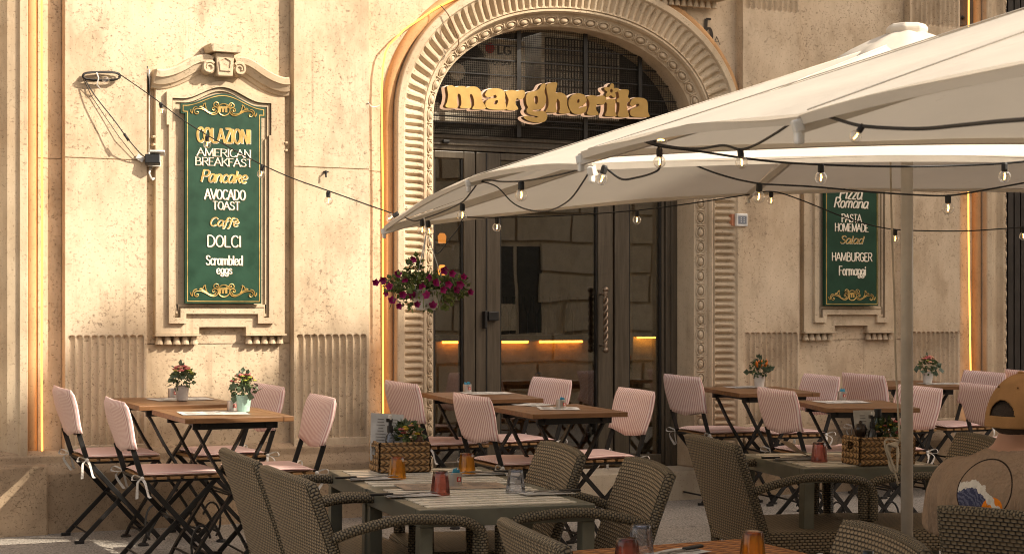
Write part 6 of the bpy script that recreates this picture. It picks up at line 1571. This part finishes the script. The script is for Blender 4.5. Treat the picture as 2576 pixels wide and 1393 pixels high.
# t-shirt: torso rings and sleeves
def shirt_mat():
    m, nt, b = nodes("printed_tshirt"); t = NT(nt); sp_ = t.n('ShaderNodeSeparateXYZ'); t.l(t.obj(), sp_.inputs[0]); u, v = sp_.outputs[1], sp_.outputs[2]; back = t.math('LESS_THAN', sp_.outputs[0], -.03)
    nz = t.noise(t.obj(), 34, 4, .65, 0); nz2 = t.noise(t.obj(), 75, 3)
    base = t.mix(t.ramp(t.noise(t.obj(), 5, 3), .3, .7), (.27, .185, .120), (.34, .24, .165))
    def dist(cx, cy, sx=1.0, sy=1.0):
        a = t.math('DIVIDE', t.math('SUBTRACT', u, cx), sx); c = t.math('DIVIDE', t.math('SUBTRACT', v, cy), sy)
        return t.math('SQRT', t.math('ADD', t.math('MULTIPLY', a, a), t.math('MULTIPLY', c, c)))
    Rr = .090; cy = .862
    d0 = dist(0, cy); wob = t.math('MULTIPLY', t.math('SUBTRACT', nz, .5), .05)
    inside = t.math('LESS_THAN', d0, Rr)
    sun_ = t.math('LESS_THAN', dist(-.040, cy - .050), .034)
    swell = t.math('ADD', t.math('ADD', cy - .016, t.math('MULTIPLY', t.math('SINE', t.math('MULTIPLY', t.math('ADD', u, .03), 30)), .020)), t.math('MULTIPLY', u, .34))
    hgt = t.math('SUBTRACT', t.math('ADD', swell, wob), v)
    wave = t.math('MULTIPLY', inside, t.math('GREATER_THAN', hgt, 0)); foam = t.math('MULTIPLY', inside, t.math('MULTIPLY', t.math('GREATER_THAN', hgt, -.012), t.math('LESS_THAN', hgt, .013)))
    line = t.math('MULTIPLY', t.math('SINE', t.math('MULTIPLY', t.math('ADD', hgt, t.math('MULTIPLY', u, .6)), 420)), 1); blue = t.mix(t.ramp(line, -.4, .6), (.055, .06, .11), (.13, .135, .20))
    c = t.mix(sun_, base, (.75, .22, .02)); c = t.mix(t.math('MULTIPLY', wave, t.math('SUBTRACT', 1, sun_)), c, blue); c = t.mix(foam, c, (.68, .63, .55))
    foam2 = t.math('MULTIPLY', inside, t.math('MULTIPLY', t.math('LESS_THAN', v, cy - .072), t.math('GREATER_THAN', nz2, .5))); c = t.mix(foam2, c, (.66, .62, .55))
    rg = t.math('MULTIPLY', t.math('GREATER_THAN', d0, Rr), t.math('LESS_THAN', d0, Rr + .0042)); c = t.mix(rg, c, (.035, .025, .02)); c = t.mix(back, base, c)
    t.l(c, b.inputs['Base Color']); b.inputs['Roughness'].default_value = .92; b.inputs['Specular IOR Level'].default_value = .1
    t.bump(t.math('ADD', t.noise(t.obj((1.6, 1.6, .6)), 9, 4, .6), t.math('MULTIPLY', t.noise(t.obj(), 400, 2), .03)), .9, .05, b); return m
M_SHIRT = shirt_mat()
rings = [(.43, -.015, .165, .135), (.50, -.04, .175, .138), (.58, -.065, .182, .132), (.68, -.078, .192, .130), (.78, -.082, .204, .128), (.84, -.078, .210, .122), (.885, -.070, .205, .112), (.92, -.060, .178, .100), (.945, -.052, .140, .090), (.965, -.044, .104, .080), (.98, -.036, .078, .071), (.986, -.033, .066, .063), (.980, -.032, .063, .060)][:-1]
m = MB(); V, F, U = [], [], []; K = 40; UU = []
for z, xc, hw, hd in rings:
    for k in range(K):
        a = 2 * math.pi * k / K; ex = .8
        y = hw * math.copysign(abs(math.sin(a)) ** ex, math.sin(a)); x = xc + hd * math.copysign(abs(math.cos(a)) ** ex, math.cos(a))
        drape = .004 * math.sin(5 * a + z * 22) * max(0, min(1, (.93 - z) / .1)); V.append(Vector((x + drape * math.cos(a), y + drape * math.sin(a), z))); UU.append((y, z) if x < xc + .01 else (9, z))
for j in range(len(rings) - 1):
    for k in range(K):
        q = (j * K + k, j * K + (k + 1) % K, (j + 1) * K + (k + 1) % K, (j + 1) * K + k); F.append(q)
F += [tuple(range(K)), tuple((len(rings) - 1) * K + k for k in range(K))]
m.add(V, F)
for s in (-1, 1):
    m.tube(smooth_loop([(-.065, .125 * s, .895), (-.064, .175 * s, .880), (-.055, .215 * s, .83), (-.035, .240 * s, .76), (-.018, .255 * s, .71)], 3, False), [.050, .058, .064, .068, .070, .070, .070, .071, .071, .072, .073, .074, .075][:13], 14, True)
ts = m.build("t_shirt", M_SHIRT, man, smooth=True, fix=True); rm_ = ts.modifiers.new("remesh", "REMESH"); rm_.mode = "VOXEL"; rm_.voxel_size = .009; rm_.use_smooth_shade = True; sm_ = ts.modifiers.new("smooth", "SMOOTH"); sm_.factor = .6; sm_.iterations = 14
m = MB()
for s in (-1, 1):
    m.tube(smooth_loop([(-.02, .07 * s, .50), (.08, .098 * s, .505), (.30, .118 * s, .51), (.425, .13 * s, .505), (.445, .132 * s, .42), (.43, .13 * s, .25), (.425, .13 * s, .10)], 3, False), .088, 14, True)
m.lathe([(.05, .42), (.155, .43), (.165, .5), (.15, .55)], (-.02, 0, 0), 20); m.build("trousers", plain("dark_denim", (.03, .035, .05), .85), man, smooth=True)
m = MB()
for s in (-1, 1): m.ball((.48, .138 * s, .045), (.13, .05, .045), 12, 8)
m.build("shoes", M_BLACK, man, smooth=True)
# hair, cap with back opening, strap, brim
m = MB(); m.ball((-.010, 0, 1.082), (.096, .088, .070), 18, 10); m.build("hair", plain("short_brown_hair", (.045, .028, .017), .8, bump=.8, bscale=260), man, smooth=True)
M_CAP = plain("tan_cotton", (.38, .205, .085), .9, 0, .1, .1, bump=.3, bscale=300)
m = MB(); V, F = [], []; K, J = 180, 60; cc = Vector((.002, 0, 1.078))
for j in range(J + 1):
    th = math.pi / 2 * j / J
    for k in range(K):
        a = 2 * math.pi * k / K; seam = 1 - .012 * max(0, math.cos(6 * a)) ** 20
        V.append(cc + Vector((.116 * math.cos(a) * math.cos(th) * seam, .101 * math.sin(a) * math.cos(th) * seam, .136 * math.sin(th) ** .92 - .030 * (1 - j / J))))
for j in range(J):
    for k in range(K):
        a = (2 * math.pi * (k + .5) / K) - math.pi; arch = abs(a) < R(27) and 8 <= j < 8 + 12.5 * math.sqrt(max(0, 1 - (a / R(27)) ** 2))
        if not arch: F.append((j * K + k, j * K + (k + 1) % K, (j + 1) * K + (k + 1) % K, (j + 1) * K + k))
m.add(V, F)
cap = m.build("cap", M_CAP, man, smooth=True); sm = cap.modifiers.new("solid", 'SOLIDIFY'); sm.thickness = .003
m = MB(); m.ball(cc + Vector((0, 0, .136)), (.011, .011, .006), 12, 6); m.build("cap_button", M_CAP, cap, smooth=True)
m = MB()
for a in (30, 90, 150, 210, 270, 330):
    for th in (48,): m.ball(cc + Vector((.117 * math.cos(R(a)) * math.cos(R(th)), .102 * math.sin(R(a)) * math.cos(R(th)), .136 * math.sin(R(th)) ** .92 - .010)), .0035, 8, 5)
m.build("eyelet", plain("dark_tan_thread", (.2, .09, .03), .8), cap)
m = MB(); m.grid(lambda a, b: cc + Vector((.105 * math.cos(R(-62 + 124 * a)) + .085 * b * math.cos(R(-62 + 124 * a)) ** .8, .094 * math.sin(R(-62 + 124 * a)) * (1 - .1 * b), -.016 - .02 * b - .02 * b * math.sin(R(-62 + 124 * a)) ** 2)), 16, 6); b_ = m.build("brim", M_CAP, cap, smooth=True); q = b_.modifiers.new("solid", 'SOLIDIFY'); q.thickness = .004
# eyes, mouth on the far side of the head
m = MB()
for s in (-1, 1): m.ball((.083, .032 * s, 1.098), .010, 8, 6)
m.build("eyes", plain("dark_eye", (.03, .02, .015), .2), man, smooth=True)
m = MB(); m.tube([(.074, -.022, 1.046), (.082, 0, 1.044), (.074, .022, 1.046)], .005, 6); m.build("mouth", plain("lip", (.3, .1, .07), .5), man, smooth=True)

# ---- a condiment basket's bottle and sprig showing at the lower edge, on the near right
p = on_ground(2182, 1393, .90); t = thing("bottle", "dark bottle neck poking up at the bottom edge before the near right armchair", "bottle", Matrix.Translation(p - Vector((0, 0, .16))))
m = MB(); m.lathe([(.024, -.08), (.025, .06), (.012, .11), (.0115, .155), (.0135, .158), (.0135, .168), (.0, .169)], (0, 0, 0), 16); m.build("bottle_body", plain("near_bottle_glass", (.012, .012, .010), .2), t, smooth=True)
